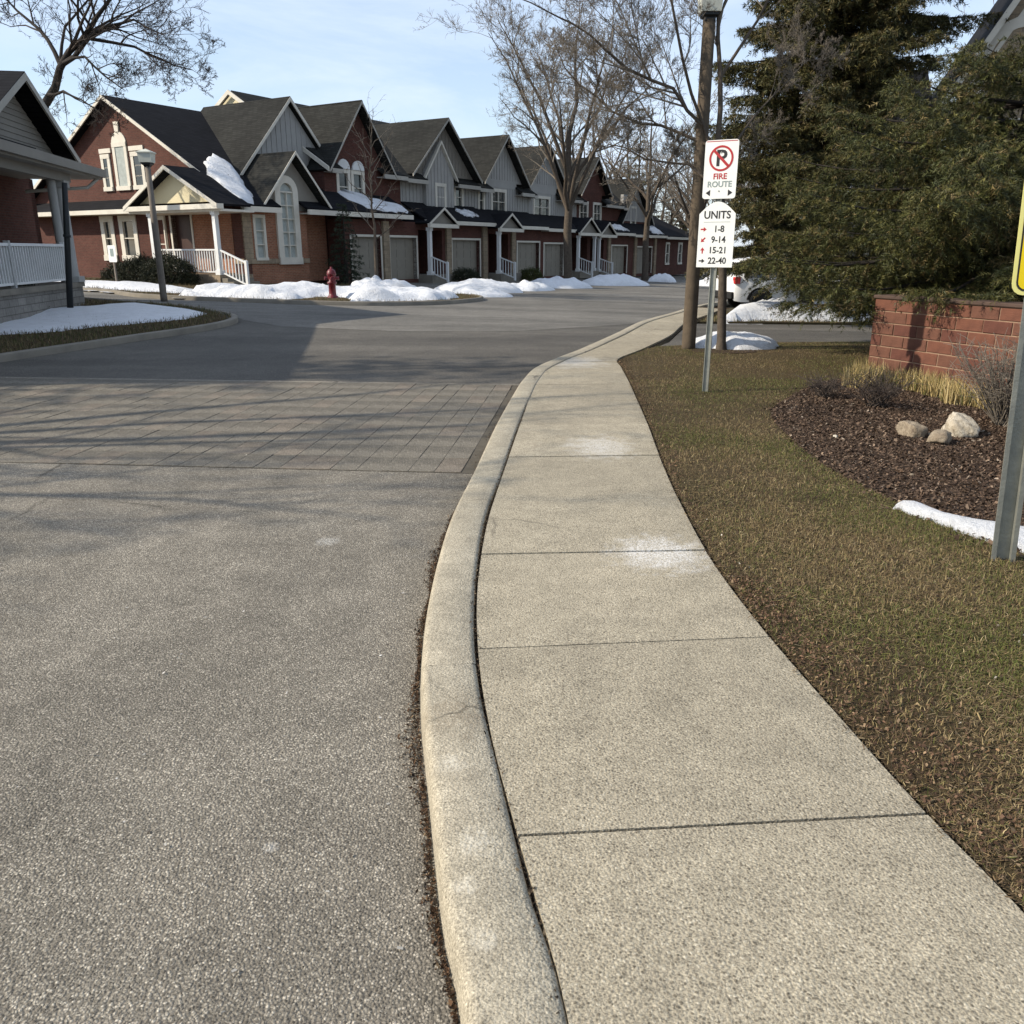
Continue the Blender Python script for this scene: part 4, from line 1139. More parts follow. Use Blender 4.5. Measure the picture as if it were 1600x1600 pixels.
# ---- the units of the row
def row_unit(u0, u1, label, upper, cross, wins, garages, entry, base_brick='brick_dark', lower_roof=True, snowp=None, pilasters=()):
    hh = unit(u0, label); L_ = u1-u0; Fr, Fu = front(0.0), front(1.0)
    ops = [(a-u0, b-u0, 0.0, 2.02) for a, b in garages] + ([(entry[0]-u0, entry[1]-u0, 0.0, 2.45)] if entry else [])
    mb = MB(); wall_open(mb, Fr, 0.0, L_, -0.2, 2.75, ops, 0.3); mb.build('ground_wall', M[base_brick], hh)
    for a, b in garages: garage_door(hh, Fr, a-u0, b-u0, 2.0)
    if entry:
        a, b = entry[0]-u0, entry[1]-u0
        mb = MB(); mb.box(a-0.3, b+0.3, 1.6, 1.8, -0.2, 2.75); mb.box(a-0.3, a-0.05, 0.3, 1.6, -0.2, 2.75); mb.box(b+0.05, b+0.3, 0.3, 1.6, -0.2, 2.75); mb.build('recess_wall', M['brick_dark'], hh)
        mb = MB(); mb.box((a+b)/2-0.5, (a+b)/2+0.5, 1.55, 1.6, 0.3, 2.35); mb.build('door', M['door'], hh)
        mb = MB(); mb.box(a-0.1, b+0.1, -0.9, 1.55, -0.2, 0.25); mb.build('porch_floor', M['curb_far'], hh)
        post(hh, a+0.12, -0.62, 0.25, 2.55, 0.09); 
        if len(entry) > 2: post(hh, b-0.12, -0.62, 0.25, 2.55, 0.09)
        railing(hh, (a+0.12,-0.62,0.25), (a+0.12,-1.7,-0.1), 0.1, 0.95, 6)
        gm = (a+b)/2; gh = (b-a)/2+0.25
        gable_roof(hh, gm, gh, 2.78+0.75*gh*0.8, 0.75*0.8, -0.95, 1.0, 'entry_roof', 'roof_dark', 0.07)
        mb = MB(); rake(mb, front(-0.75), [(gm-gh,2.78),(gm,2.78+0.6*gh),(gm+gh,2.78)], 0.21, 0.12); mb.mbox(front(-0.75), gm-gh, gm+gh, 2.55, 2.74, 0.05, 0.19); mb.build('entry_trim', M['trim'], hh)
        mb = MB(); mb.mprism(front(-0.7), [(gm-gh+.1,2.74),(gm+gh-.1,2.74),(gm,2.74+0.6*gh-.1)], -0.05, 0.0); mb.build('entry_gable', M['siding_tan'], hh)
    if pilasters:
        for p in pilasters:
            mb = MB(); mb.mbox(Fr, p-u0-0.22, p-u0+0.22, -0.2, 2.72, 0.0, 0.12); mb.build('stone_pilaster', M['stone'], hh)
    # upper storey
    uops = [(a-u0, b-u0, z0, z1) for a, b, z0, z1 in wins]
    mb = MB(); wall_open(mb, Fu, 0.0, L_, 2.75, 5.15, uops, 0.25)
    if upper.startswith('siding'):
        for a in np.arange(0.15, L_, 0.3):
            if not any(p-0.1 < a < q+0.1 for p, q, _, _ in uops): mb.mbox(Fu, a-0.02, a+0.02, 3.5, 5.1, 0, 0.025)
    mb.build('upper_wall', M[upper], hh)
    for a, b, z0, z1 in uops: window(hh, Fu, a, b, z0, z1, 2 if b-a > 0.9 else 1, 2, 0.05, 0.12)
    # lower roof, eave
    if lower_roof:
        lz = lambda w_: 2.98+0.57*(w_+0.5)
        mb = MB(); mb.slab([(0,-0.5,lz(-0.5)),(L_,-0.5,lz(-0.5)),(L_,1.0,lz(1.0)),(0,1.0,lz(1.0))], 0.09); mb.build('lower_roof', M['roof_dark'], hh)
        mb = MB(); mb.mbox(Fr, 0, L_, 2.74, 2.93, 0.47, 0.57); mb.box(0, L_, -0.46, -0.002, 2.755, 2.79); mb.build('gutter', M['trim'], hh)
        if snowp: roof_snow(hh, [(a-u0, b) for a, b in snowp], lz, 0.10, 3)
    # main roof
    zr = 8.55; ze = 4.95; we = 0.5; sl = (zr-ze)/(6.5-we)
    mb = MB()
    wc = 1.12; zc_ = ze+sl*(wc-we)
    mb.slab([(0,wc,zc_),(L_,wc,zc_),(L_,6.5,zr),(0,6.5,zr)], 0.1)
    cu = sorted([(inner[0]-u0-inner[1]-0.15, inner[0]-u0+inner[1]+0.15) if inner else (uc-u0-hw*0.62, uc-u0+hw*0.62) for uc, hw, zp, s_, matg, inner in cross])
    free = []; c_ = 0.0
    for p, q in cu: free.append((c_, p)); c_ = q
    free.append((c_, L_))
    for p, q in free: mb.slab([(p,we,ze),(q,we,ze),(q,wc,zc_),(p,wc,zc_)], 0.1)
    mb.slab([(0,6.5,zr),(L_,6.5,zr),(L_,13,4.6),(0,13,4.6)], 0.1)
    mb.build('roof', M['roof'], hh)
    for p, q in free:
        mb = MB(); mb.mbox(Fu, p, q, ze-0.24, ze-0.05, 0.45, 0.54); mb.box(p, q, 0.55, 0.998, ze-0.2, ze-0.16); mb.build('eave_trim', M['soffit'], hh)
    for p, q in cu:
        mb = MB(); mb.mbox(Fu, p-0.1, q+0.1, 5.1, 5.9, -0.22, 0.02); mb.build('gable_base', M[cross[0][4] if not cross[0][5] else 'siding'], hh)
    for uc, hw, zp, s_, matg, inner in cross:
        c = uc-u0
        mb = MB(); mb.mprism(Fu, [(c-hw+0.25, zp-s_*(hw-0.25)-0.12), (c, zp-0.12), (c+hw-0.25, zp-s_*(hw-0.25)-0.12)], -0.2, 0.03)
        if matg.startswith('siding'): battens(mb, Fu, lambda a: zp-0.2-s_*abs(a-c), c-hw+0.4, c+hw-0.4, zp-s_*(hw-0.25), 0.3, 0.03)
        mb.build('gable_wall', M[matg], hh)
        gable_roof(hh, c, hw, zp, s_, 0.45, 6.3, 'cross_roof', 'roof')
        mb = MB(); rake(mb, Fu, [(c-hw,zp-s_*hw),(c,zp-0.02),(c+hw,zp-s_*hw)], 0.56, 0.13); mb.build('gable_trim', M['soffit'], hh)
        if inner:
            iu, ihw, izp = inner[0]-u0, inner[1], inner[2]
            mb = MB(); mb.mprism(front(0.75), [(iu-ihw,3.3),(iu+ihw,3.3),(iu+ihw,izp-1.25*ihw),(iu,izp),(iu-ihw,izp-1.25*ihw)], -0.25, 0.0)
            battens(mb, front(0.75), lambda a: izp-0.1-1.25*abs(a-iu), iu-ihw, iu+ihw, 3.4, 0.3)
            mb.build('bay_siding', M['siding'], hh)
            mb = MB(); rake(mb, front(0.75), [(iu-ihw-.25,izp-1.25*(ihw+.25)+.05),(iu,izp+0.05),(iu+ihw+.25,izp-1.25*(ihw+.25)+.05)], 0.16, 0.14, 0.16); mb.build('bay_trim', M['trim'], hh)
            window(hh, front(0.75), iu-0.38, iu+0.38, 3.6, 4.75, 1, 2, 0.05, 0.12)
    return hh

h2 = row_unit(5.85, 11.3, 'brick townhouse with a tall red brick gable over twin upper windows and two garage doors', 'brick_dark',
    [(8.05,2.35,7.95,1.32,'brick_dark',None)], [(6.75,7.45,3.55,4.85),(7.75,8.45,3.55,4.85)], [(6.3,8.35),(9.05,11.15)], None, lower_roof=False, pilasters=(8.7,))
mb = MB(); mb.box(0.0, 0.28, 0.302, 1.0, -0.2, 2.74); mb.box(0.0, 0.28, 1.252, 12.5, -0.2, 4.9); mb.build('side_wall', M['brick_dark'], h2)
# end gable of the higher roof showing above the end unit
mb = MB(); mb.mprism(end(0.0), [(2.0,5.6),(6.5,8.4),(11,5.6)], -0.2, 0.0); mb.build('end_gable', M['yellow_siding'], h2)
mb = MB(); rake(mb, end(0.0), [(0.5,4.95),(6.5,8.55),(13,4.6)], 0.22, 0.2, 0.06); mb.build('end_trim', M['trim'], h2)
for a in (7.1-5.85, 8.1-5.85):
    mb = MB()
    for k in range(8):
        t0, t1 = math.pi*k/8, math.pi*(k+1)/8
        mb.mprism(front(1.0), [(a+0.42*math.cos(t0), 4.98+0.42*math.sin(t0)), (a+0.42*math.cos(t1), 4.98+0.42*math.sin(t1)), (a, 4.98)], 0.0, 0.09)
    mb.build('arch_panel', M['white'], h2)
row_unit(11.3, 17.9, 'townhouse with overhanging dark gable and a narrow grey siding bay, behind the sapling', 'siding',
    [(14.9,3.2,8.1,0.92,'siding_tan',(14.4,1.25,6.9))], [(16.1,16.8,3.7,4.85)], [(14.3,17.0)], (11.35,13.4), snowp=[(15.2,0.5),(16.6,0.45),(17.0,0.0),(15.6,-0.1)], pilasters=(13.9,17.45))
row_unit(17.9, 24.1, 'grey sided townhouse left of the central tree with small entry gable and one garage', 'siding',
    [(20.96,2.6,8.0,1.05,'siding',None)], [(18.5,19.0,3.7,4.9),(19.9,21.4,3.7,4.9)], [(21.15,23.85)], (17.95,20.1), pilasters=(20.6,))
row_unit(24.1, 30.9, 'grey sided townhouse directly behind the central tree with a garage beside a white posted entry', 'siding',
    [(26.14,2.6,8.0,1.0,'siding',None)], [(24.9,26.9,3.7,4.85)], [(24.5,27.1)], (28.0,30.7,2), pilasters=(27.6,))
row_unit(30.9, 37.9, 'dark brick townhouse right of the central tree with snow on its entry roof', 'brick_dark',
    [(33.2,2.6,8.0,1.0,'brick_dark',None)], [(31.4,32.6,3.6,4.9),(33.6,34.8,3.6,4.9)], [(34.8,37.6)], (31.2,33.4), snowp=[(34.5,0.4),(37,0.4),(37.3,-0.3),(35,-0.2)], pilasters=(34.2,))
hl = row_unit(37.9, 44.6, 'far townhouse with a pale sided gable near the end of the row', 'brick_dark',
    [(40.9,3.2,7.2,1.05,'siding',None)], [(40.4,41.3,3.6,5.0)], [(39.5,42.6)], None, snowp=[(42.4,0.7),(44.3,0.7),(44.3,-0.35),(42.0,-0.35)], pilasters=(39.1,43.2))
he = unit(44.6, 'low brick end house with dark hip roof at the far end of the row')
mb = MB(); wall_open(mb, front(0.0), 0, 7.5, -0.2, 2.9, [(1.2,1.9,0.8,2.4),(4.2,5.0,0.8,2.4)], 0.3); mb.mbox(end(7.5), 0, 13, -0.2, 2.9, -0.0, 0.3); mb.build('wall', M['brick_dark'], he)
for a, b in ((1.2,1.9),(4.2,5.0)): window(he, front(0), a, b, 0.8, 2.4, 1, 2, 0.05, 0.12)
mb = MB(); mb.slab([(0,-0.5,2.98),(8,-0.5,2.98),(8,5.5,5.5),(0,5.5,5.5)], 0.1); mb.slab([(0,5.5,5.5),(8,5.5,5.5),(8,12,2.98),(0,12,2.98)], 0.1); mb.build('roof', M['roof_dark'], he)
mb = MB(); mb.mbox(front(0), 0, 8, 2.74, 2.93, 0.47, 0.57); mb.build('gutter', M['trim'], he)

# ------------------------------------------------------------------ the porch house on the left
K = (-11.0, 21.2)
LA = math.atan2(0.987, -0.157)
kz = gz(*K)
lh = empty('porch_house', (K[0], K[1], 0.0), LA, 'dark brick house with grey sided gable and white railed porch at the left edge', 'house')
mb = MB(); wall_open(mb, front(1.8), -10.5, 3.9, 0.5, 3.5, [(-2.6,-1.2,1.3,3.0)], 0.3); mb.mbox(endr(3.9), 1.8, 9.5, 0.3, 3.5, -0.3, 0.0)
mb.build('wall', M['brick_dark'], lh)
window(lh, front(1.8), -2.6, -1.2, 1.3, 3.0, 2, 2)
mb = MB(); mb.mbox(front(0.0), -10.5, 1.05, 0.2, 0.72, -1.9, 0.0); mb.build('porch_base', M['retaining'], lh)
mb = MB(); mb.mbox(front(0.0), -10.5, 1.1, 0.722, 0.84, -1.9, 0.05); mb.build('porch_floor', M['curb_far'], lh)
# pent roof, fascia, soffit
mb = MB(); mb.slab([(-11,-0.35,3.70),(2.9,-0.35,3.70),(2.9,1.0,4.06),(-11,1.0,4.06)], 0.06); mb.build('porch_roof', M['roof_dark'], lh)
mb = MB(); mb.mbox(front(0.0), -11, 2.95, 3.49, 3.69, 0.33, 0.43); mb.mbox(front(0.0), -11, 2.9, 3.44, 3.488, -1.75, 0.33); mb.mbox(front(0.0), -11, 1.2, 3.24, 3.44, -0.15, 0.05)
mb.mbox(endr(2.86), -0.3, 6, 3.49, 3.69, 0, 0.09)
mb.build('fascia', M['siding_tan'], lh)
# gable of individual siding boards
gc, gpk, gs, gw = 0.1, 5.48, 0.52, 0.75
zb, kk = 3.98, 0
bh = 0.135
while zb < gpk-0.25:
    hw_ = (gpk-0.12-zb)/gs; hw2 = max(0.02, (gpk-0.12-zb-bh)/gs)
    mb = MB(); mb.mprism(front(gw), [(gc-hw_,zb),(gc+hw_,zb),(gc+hw2,zb+bh-0.004),(gc-hw2,zb+bh-0.004)], -0.05, 0.006+0.0)
    vs = mb.v
    # lower edge stands proud: clapboard
    mb.v = [(x, y-(0.018 if abs(z-zb) < 1e-6 and y < gw else 0), z) for x, y, z in vs]
    mb.build('siding_board', M['siding_tan'], lh)
    zb += bh; kk += 1
mb = MB(); mb.mprism(front(gw), [(gc-2.6,3.98),(gc+2.6,3.98),(gc,gpk-0.13)], -0.3, -0.055); mb.build('gable_wall', M['siding_tan'], lh)
gable_roof(lh, gc, 3.1, gpk+0.08, gs, 0.25, 8, 'gable_roof', 'roof_dark', 0.1)
mb = MB(); rake(mb, front(gw), [(gc-3.1,gpk+0.08-gs*3.1),(gc,gpk+0.06),(gc+3.1,gpk+0.08-gs*3.1)], 0.51, 0.17, 0.05); mb.build('gable_trim', M['soffit'], lh)
mb = MB(); mb.slab([(-11,0.2,3.9),(gc-0.2,0.2,3.9),(gc-0.2,5.5,5.5),(-11,5.5,5.5)], 0.1); mb.slab([(-11,5.5,5.5),(3.6,5.5,5.5),(3.6,10.6,3.6),(-11,10.6,3.6)], 0.1); mb.slab([(gc,1.0,3.9),(3.5,1.0,3.9),(3.6,5.5,5.5),(gc,5.5,5.5)], 0.1); mb.build('roof', M['roof_dark'], lh)
mb = MB(); mb.tube([(0.78,0.12,0.84),(0.78,0.12,1.1),(0.78,0.12,3.3)], [0.19,0.16,0.15], 14); mb.box(0.56,1.0,-0.1,0.34,0.841,0.98); mb.box(0.58,0.98,-0.08,0.32,3.1,3.26); mb.build('porch_column', M['siding'], lh)
mb = MB(); mb.tube([(0.40,0.16,0.84),(0.40,0.16,3.3)], [0.1,0.1], 12); mb.build('porch_column', M['siding'], lh)
mb = MB(); mb.tube([(-5.2,0.12,0.84),(-5.2,0.12,3.3)], [0.17,0.15], 14); mb.build('porch_column', M['siding'], lh)
railing(lh, (-2.95,0.1,0.84), (0.35,0.1,0.84), 0.06, 0.92, 24)
railing(lh, (-5.2,0.1,0.84), (-2.95,0.1,0.84), 0.06, 0.92, 16)
mb = MB(); mb.tube([(2.75,-0.3,3.5),(2.3,-0.1,3.2),(1.6,1.2,3.05)], 0.045, 6); mb.build('downspout', M['soffit'], lh)

# ------------------------------------------------------------------ the pale house behind the spruce
ry = np.array([0.30,0.954]); rx = np.array([0.954,-0.30])
rh = empty('pale_house', (11.95, 24.4, -0.4), math.atan2(rx[1], rx[0]), 'pale stone house with white trimmed gable and arched window behind the spruce, far right', 'house')
mb = MB(); wall_open(mb, front(0.0), 0, 9, 0, 6.3, [], 0.3); mb.mprism(front(0.0), [(0,6.3),(9,6.3),(4.5,14.0)], -0.3, 0.0); mb.build('wall', M['stone'], rh)
gable_roof(rh, 4.5, 5.0, 14.3, 1.72, -0.45, 9, 'roof', 'roof_dark', 0.12)
mb = MB(); rake(mb, front(0.0), [(-0.5,5.7),(4.5,14.3),(9.5,5.7)], 0.47, 0.3, 0.06); rake(mb, front(0.0), [(0.1,6.0),(4.5,13.6),(8.9,6.0)], 0.03, 0.2, 0.05); mb.build('gable_trim', M['trim'], rh)
window(rh, front(0.0), 0.5, 2.2, 3.9, 7.6, 1, 2, 0.1, 0.16, 'curtain', True)
window(rh, front(0.0), 4.8, 7.0, 1.0, 3.2, 2, 2)
mb = MB(); mb.mbox(front(1.2), -2.3, 0, 0, 4.9, -0.3, 0); mb.build('wing_wall', M['siding_tan'], rh)
mb = MB(); mb.slab([(-2.7,0.6,4.8),(-0.2,0.6,4.8),(-0.2,5.5,7.6),(-2.7,5.5,7.6)], 0.12); mb.slab([(-2.7,5.5,7.6),(-0.2,5.5,7.6),(-0.2,10,4.8),(-2.7,10,4.8)], 0.12); mb.build('wing_roof', M['roof_dark'], rh)
mb = MB(); mb.mbox(front(0.6), -2.75, -0.2, 4.5, 4.72, -0.02, 0.09); mb.build('gutter', M['trim'], rh)
window(rh, front(1.2), -1.7, -0.7, 1.5, 3.6, 1, 2, depth=0.1)

# ------------------------------------------------------------------ brick garden wall
wd = np.array([0.352, -0.936]); wlen = 7.0
W0 = np.array([4.73, 11.08])
bw_ = empty('brick_wall', (W0[0], W0[1], 0), math.atan2(wd[1], wd[0]), 'low red brick garden wall under the spruce, behind the dried grass', 'wall')
CR, BL, NC = 0.148, 0.37, 7
mb = MB(); mb.box(0.012, wlen-0.012, 0.012, 0.278, -0.15, NC*CR-0.02); mb.build('mortar_core', M['mortar'], bw_)
bmesh_var = {}
def brick_mesh(L_, v):
    key = (round(L_, 3), v)
    if key not in bmesh_var:
        r = random.Random(hash(key) & 0xffff); mb = MB(); b = 0.006
        hh = CR-0.014
        x0, x1, y0, y1 = 0.006, L_-0.006, 0.0, 0.29
        f = [(x0+b,y0,b),(x1-b,y0,b),(x1-b,y0,hh-b),(x0+b,y0,hh-b)]
        e = [(x0,y0+b,0),(x1,y0+b,0),(x1,y0+b,hh),(x0,y0+b,hh)]
        q = [(x0,y1,0),(x1,y1,0),(x1,y1,hh),(x0,y1,hh)]
        f = [(x+r.uniform(-.002,.002), y+r.uniform(-.002,.002), z+r.uniform(-.002,.002)) for x, y, z in f]
        mb.add(f+e+q, [(0,1,2,3)]+[(4+k,4+(k+1)%4,(k+1)%4,k) for k in range(4)]+[(8+k,8+(k+1)%4,4+(k+1)%4,4+k) for k in range(4)]+[(11,10,9,8)])
        bmesh_var[key] = mb.mesh('brick', M['wall_block'][v % 3])
    return bmesh_var[key]
for c in range(NC):
    x = 0.0; first = True
    while x < wlen-0.01:
        L_ = BL
        if first and c % 2: L_ = BL/2
        first = False
        L_ = min(L_, wlen-x)
        if L_ < 0.05: break
        o = link('brick', brick_mesh(L_, rng.randrange(6)), bw_)
        o.location = (x, rng.uniform(-0.004, 0.004), c*CR - 0.02)
        x += L_
mb = MB(); mb.box(-0.02, wlen+0.02, -0.02, 0.31, NC*CR-0.022, NC*CR+0.022); mb.build('coping', M['cap'], bw_, 0.01)

# ------------------------------------------------------------------ boulders
def boulder(label, x, y, sx, sy, sz, seed, mat, group='boulders in the mulch bed', name='boulder'):
    bm = bmesh.new(); bmesh.ops.create_icosphere(bm, subdivisions=4, radius=1)
    r = random.Random(seed); pl = [Vector((r.gauss(0,1), r.gauss(0,1), r.gauss(0,0.8))).normalized() for _ in range(7)]
    for v in bm.verts:
        p = v.co.copy()
        for q in pl:
            d = p.dot(q)
            if d > 0.62: p -= q*(d-0.62)*0.9
        p *= 1+0.06*math.sin(p.x*5+seed)+0.05*math.sin(p.y*7+p.z*4)+0.03*math.sin(p.x*13+p.z*9+seed)+0.02*math.sin(p.y*21+p.x*6)
        v.co = Vector((p.x*sx, p.y*sy, p.z*sz))
    me = bpy.data.meshes.new('boulder'); bm.to_mesh(me); bm.free()
    for p in me.polygons: p.use_smooth = True
    me.materials.append(mat)
    o = link(name, me); o.location = (x, y, gz(x,y)+sz*0.55-0.03); o.rotation_euler = (0, 0, r.uniform(0, 6))
    return prop(o, label, 'boulder', group)
boulder('rounded tan boulder, left one of the small boulder cluster', 3.66, 7.42, 0.135, 0.115, 0.115, 1, M['rock'])
boulder('low brown boulder half sunk between the tan one and the white one', 3.78, 7.14, 0.14, 0.11, 0.08, 2, M['rock'])
boulder('large mottled white boulder, right one of the small cluster', 4.12, 7.5, 0.21, 0.15, 0.14, 5, M['rock_white'])
boulder('small pale stone alone near the lawn edge of the mulch bed', 2.93, 7.35, 0.05, 0.035, 0.025, 8, M['rock_white'], 'loose stones', 'stone')
boulder('tiny grey stone on the mulch behind the snow patch', 3.02, 6.02, 0.03, 0.025, 0.02, 9, M['rock'], 'loose stones', 'stone')

# ------------------------------------------------------------------ dried grass clumps and twiggy shrubs
def grass_clump(label, x, y, n, hmin, hmax, rad, cols, probs, seed):
    a = nrg.uniform(0, 6.28, n); rr = np.sqrt(nrg.uniform(0, 1, n))*rad
    P = np.stack([x+rr*np.cos(a), y+rr*np.sin(a)], -1)
    o = blades(P, -0.02, hmin, hmax, 0.009, 0.45, pal(n, cols, probs), 'grass_clump', M['dry'], None)
    prop(o, label, 'grass clump', 'dried ornamental grass along the brick wall')
tan = [(0.36,0.27,0.12),(0.24,0.18,0.075),(0.10,0.11,0.03),(0.45,0.36,0.19)]
clumps = [(4.62,10.75,'leftmost dried grass clump at the left end of the brick wall'),(4.78,10.35,'dried tan grass clump left of the dark shadow on the wall'),(4.98,10.0,'dried grass clump below the dark shadow on the brick wall'),
          (5.02,9.6,'dried grass clump just right of the wall shadow'),(5.0,9.1,'broad tan grass clump in front of the middle of the wall'),(5.2,8.75,'green flecked dried grass clump behind the white boulder'),
          (4.35,10.3,'low dried grass tuft standing forward at the left end of the bed'),(5.35,8.3,'rightmost dried grass clump by the twiggy shrub')]
for i, (x, y, lb) in enumerate(clumps):
    grass_clump(lb, x, y, 620, 0.10, 0.30, 0.22, tan, [.4,.3,.15,.15], i)

def twig_shrub(name, label, x, y, n, hgt, spread, mat, seed, group=None, leaves=0):
    r = random.Random(seed); mb = MB()
    z0 = gz(x, y)-0.02
    for k in range(n):
        a = r.uniform(0, 6.28); sp = r.uniform(0.2, 1)*spread
        p = Vector((x+r.gauss(0,.04), y+r.gauss(0,.04), z0)); d = Vector((math.cos(a)*sp, math.sin(a)*sp, hgt*r.uniform(.6,1)))
        pts = [p+d*t+Vector((r.gauss(0,.03), r.gauss(0,.03), 0))*t for t in (0,.3,.6,1)]
        mb.tube(pts, [.006,.005,.004,.002], 3)
        for q in range(5):
            t = r.uniform(.3,.95); b = p+d*t; e = b+Vector((r.gauss(0,.10), r.gauss(0,.10), abs(r.gauss(0.06,.06))))
            mb.tube([b, (b+e)/2+Vector((0,0,.01)), e], [.003,.0025,.0015], 3)
    o = mb.build(name, mat, None)
    return prop(o, label, 'shrub', group)
twig_shrub('bare_shrub', 'low brown twiggy shrub left of the boulders', 3.95, 8.9, 46, 0.38, 0.42, M['twig_dark'], 4, 'bare shrubs in the mulch bed')
twig_shrub('bare_shrub', 'dark stubby twigs at the far left of the mulch bed', 3.6, 9.5, 30, 0.25, 0.28, M['twig_dark'], 5, 'bare shrubs in the mulch bed')
twig_shrub('bare_shrub', 'tall reddish twiggy shrub behind the white boulder, right of it', 4.75, 7.9, 170, 0.85, 0.6, M['twig'], 6, 'bare shrubs in the mulch bed')
twig_shrub('bare_shrub', 'brown twiggy shrub beside the yellow sign post at the right edge', 4.75, 7.0, 150, 0.75, 0.6, M['twig_dark'], 7, 'bare shrubs in the mulch bed')

# ------------------------------------------------------------------ text and signs
def text_mesh(s, size, align='CENTER'):
    cu = bpy.data.curves.new('t', 'FONT'); cu.body = s; cu.size = size; cu.align_x = align; cu.align_y = 'CENTER'; cu.extrude = 0.0008; cu.resolution_u = 3; cu.offset = size*0.02
    ob = bpy.data.objects.new('t', cu); COL.objects.link(ob)
    dg = bpy.context.evaluated_depsgraph_get()
    me = bpy.data.meshes.new_from_object(ob.evaluated_get(dg))
    bpy.data.objects.remove(ob); bpy.data.curves.remove(cu)
    return me
def text(par, s, size, x, z, mat, y=-0.006, sx=1.0, bold=0.0, name='lettering'):
    me = text_mesh(s, size); me.materials.clear(); me.materials.append(mat)
    me.transform(Matrix.Rotation(R(90), 4, 'X'))
    o = link(name, me, par); o.location = (x, y, z); o.scale = (sx, 1, 1)
    return o
def plate(par, name, pts, mat, th=0.004, y=0.0):
    mb = MB(); mb.mprism(lambda a, z, d: (a, y-d, z), pts, 0, th)
    return mb.build(name, mat, par)
def ringpoly(mb, cx, cz, r0, r1, y, n=28, sx=1.0):
    for k in range(n):
        t0, t1 = 2*math.pi*k/n, 2*math.pi*(k+1)/n
        q = [(cx+r1*sx*math.cos(t0), cz+r1*math.sin(t0)), (cx+r1*sx*math.cos(t1), cz+r1*math.sin(t1)), (cx+r0*sx*math.cos(t1), cz+r0*math.sin(t1)), (cx+r0*sx*math.cos(t0), cz+r0*math.sin(t0))]
        mb.mprism(lambda a, z, d: (a, y-d, z), q, 0, 0.0012)
SA = R(-26)
post_root = empty('sign_post', (2.325, 9.93, -0.04), SA, 'thin galvanised post in the lawn carrying the two white signs', 'sign post')
mb = MB(); mb.box(-0.035,-0.026,0,0.028,0,2.8); mb.box(0.026,0.035,0,0.028,0,2.8); mb.box(-0.026,0.026,0.021,0.028,0,2.8); mb.build('channel', M['galv'], post_root)
mb = MB()
for z in (1.55, 2.02, 2.28, 2.68): mb.tube([(0,-0.012,z),(0,0.03,z)], 0.009, 8, 0, False, True)
mb.build('bolt', M['galv'], post_root)
def rrect(w_, z0, z1, r_=0.03, n=5):
    pts = []
    for cx, cz, a0 in ((w_-r_, z0+r_, -90), (w_-r_, z1-r_, 0), (-w_+r_, z1-r_, 90), (-w_+r_, z0+r_, 180)):
        for k in range(n): a = R(a0+90*k/(n-1)); pts.append((cx+r_*math.cos(a), cz+r_*math.sin(a)))
    return pts
s1 = empty('no_parking_sign', (2.325, 9.925, 2.16), SA, 'white no parking fire route sign with red circle, top of the thin post', 'sign')
plate(s1, 'board', rrect(0.185, 0.0, 0.61), M['sign_white'], 0.004, 0.0)
mb = MB()
for a, b in ((-0.178,0.178),): 
    mb.mprism(lambda a, z, d: (a, -0.0045-d, z), [(-0.17,0.592),(0.17,0.592),(0.17,0.60),(-0.17,0.60)], 0, 0.001)
mb.build('red_line', M['sign_red'], s1)
text(s1, 'P', 0.235, 0.0, 0.415, M['sign_black'], -0.005, 1.05)
mb = MB(); ringpoly(mb, 0, 0.42, 0.112, 0.134, -0.0055)
mb.mprism(lambda a, z, d: (a, -0.0072-d, z), [(-0.092,0.492),(-0.072,0.512),(0.092,0.348),(0.072,0.328)], 0, 0.001)
mb.build('prohibition_ring', M['sign_red'], s1)
text(s1, 'FIRE', 0.085, 0.0, 0.232, M['sign_red'], -0.0055)
text(s1, 'ROUTE', 0.085, 0.0, 0.150, M['sign_grey'], -0.0055)
for sx in (-1, 1):
    mb = MB(); mb.mprism(lambda a, z, d: (a, -0.0055-d, z), [(sx*0.15,0.062),(sx*0.10,0.095),(sx*0.10,0.029)], 0, 0.001); mb.build('arrow', M['sign_black'], s1)
s2 = empty('units_sign', (2.325, 9.92, 1.42), SA, 'white arched units direction sign with red arrows, lower on the thin post', 'sign')
pts = [(-0.205,0.0),(0.205,0.0),(0.205,0.58)] + [(0.205-0.025*k-0.0, 0.58+0.13*math.sin(math.pi/2*min(1, k/8.2))) for k in range(1, 9)] + [(-(0.205-0.025*k), 0.58+0.13*math.sin(math.pi/2*min(1, k/8.2))) for k in range(8, 0, -1)] + [(-0.205,0.58)]
plate(s2, 'board', pts, M['sign_white'], 0.004, 0.0)
text(s2, 'UNITS', 0.115, 0.0, 0.565, M['sign_black'], -0.005, 0.95)
mb = MB(); mb.mprism(lambda a, z, d: (a, -0.0045-d, z), [(-0.15,0.490),(0.15,0.490),(0.15,0.494),(-0.15,0.494)], 0, 0.001); mb.build('rule_line', M['sign_grey'], s2)
def arrow(par, x, z, ang, mat, s=0.034):
    mb = MB(); ca, sa = math.cos(ang), math.sin(ang)
    T = lambda p: (x+(p[0]*ca-p[1]*sa)*s, z+(p[0]*sa+p[1]*ca)*s)
    mb.mprism(lambda a, zz, d: (a, -0.0045-d, zz), [T(p) for p in ((-1,-.22),(0,-.22),(0,-.75),(1,0),(0,.75),(0,.22),(-1,.22))], 0, 0.001)
    mb.build('arrow', mat, par)
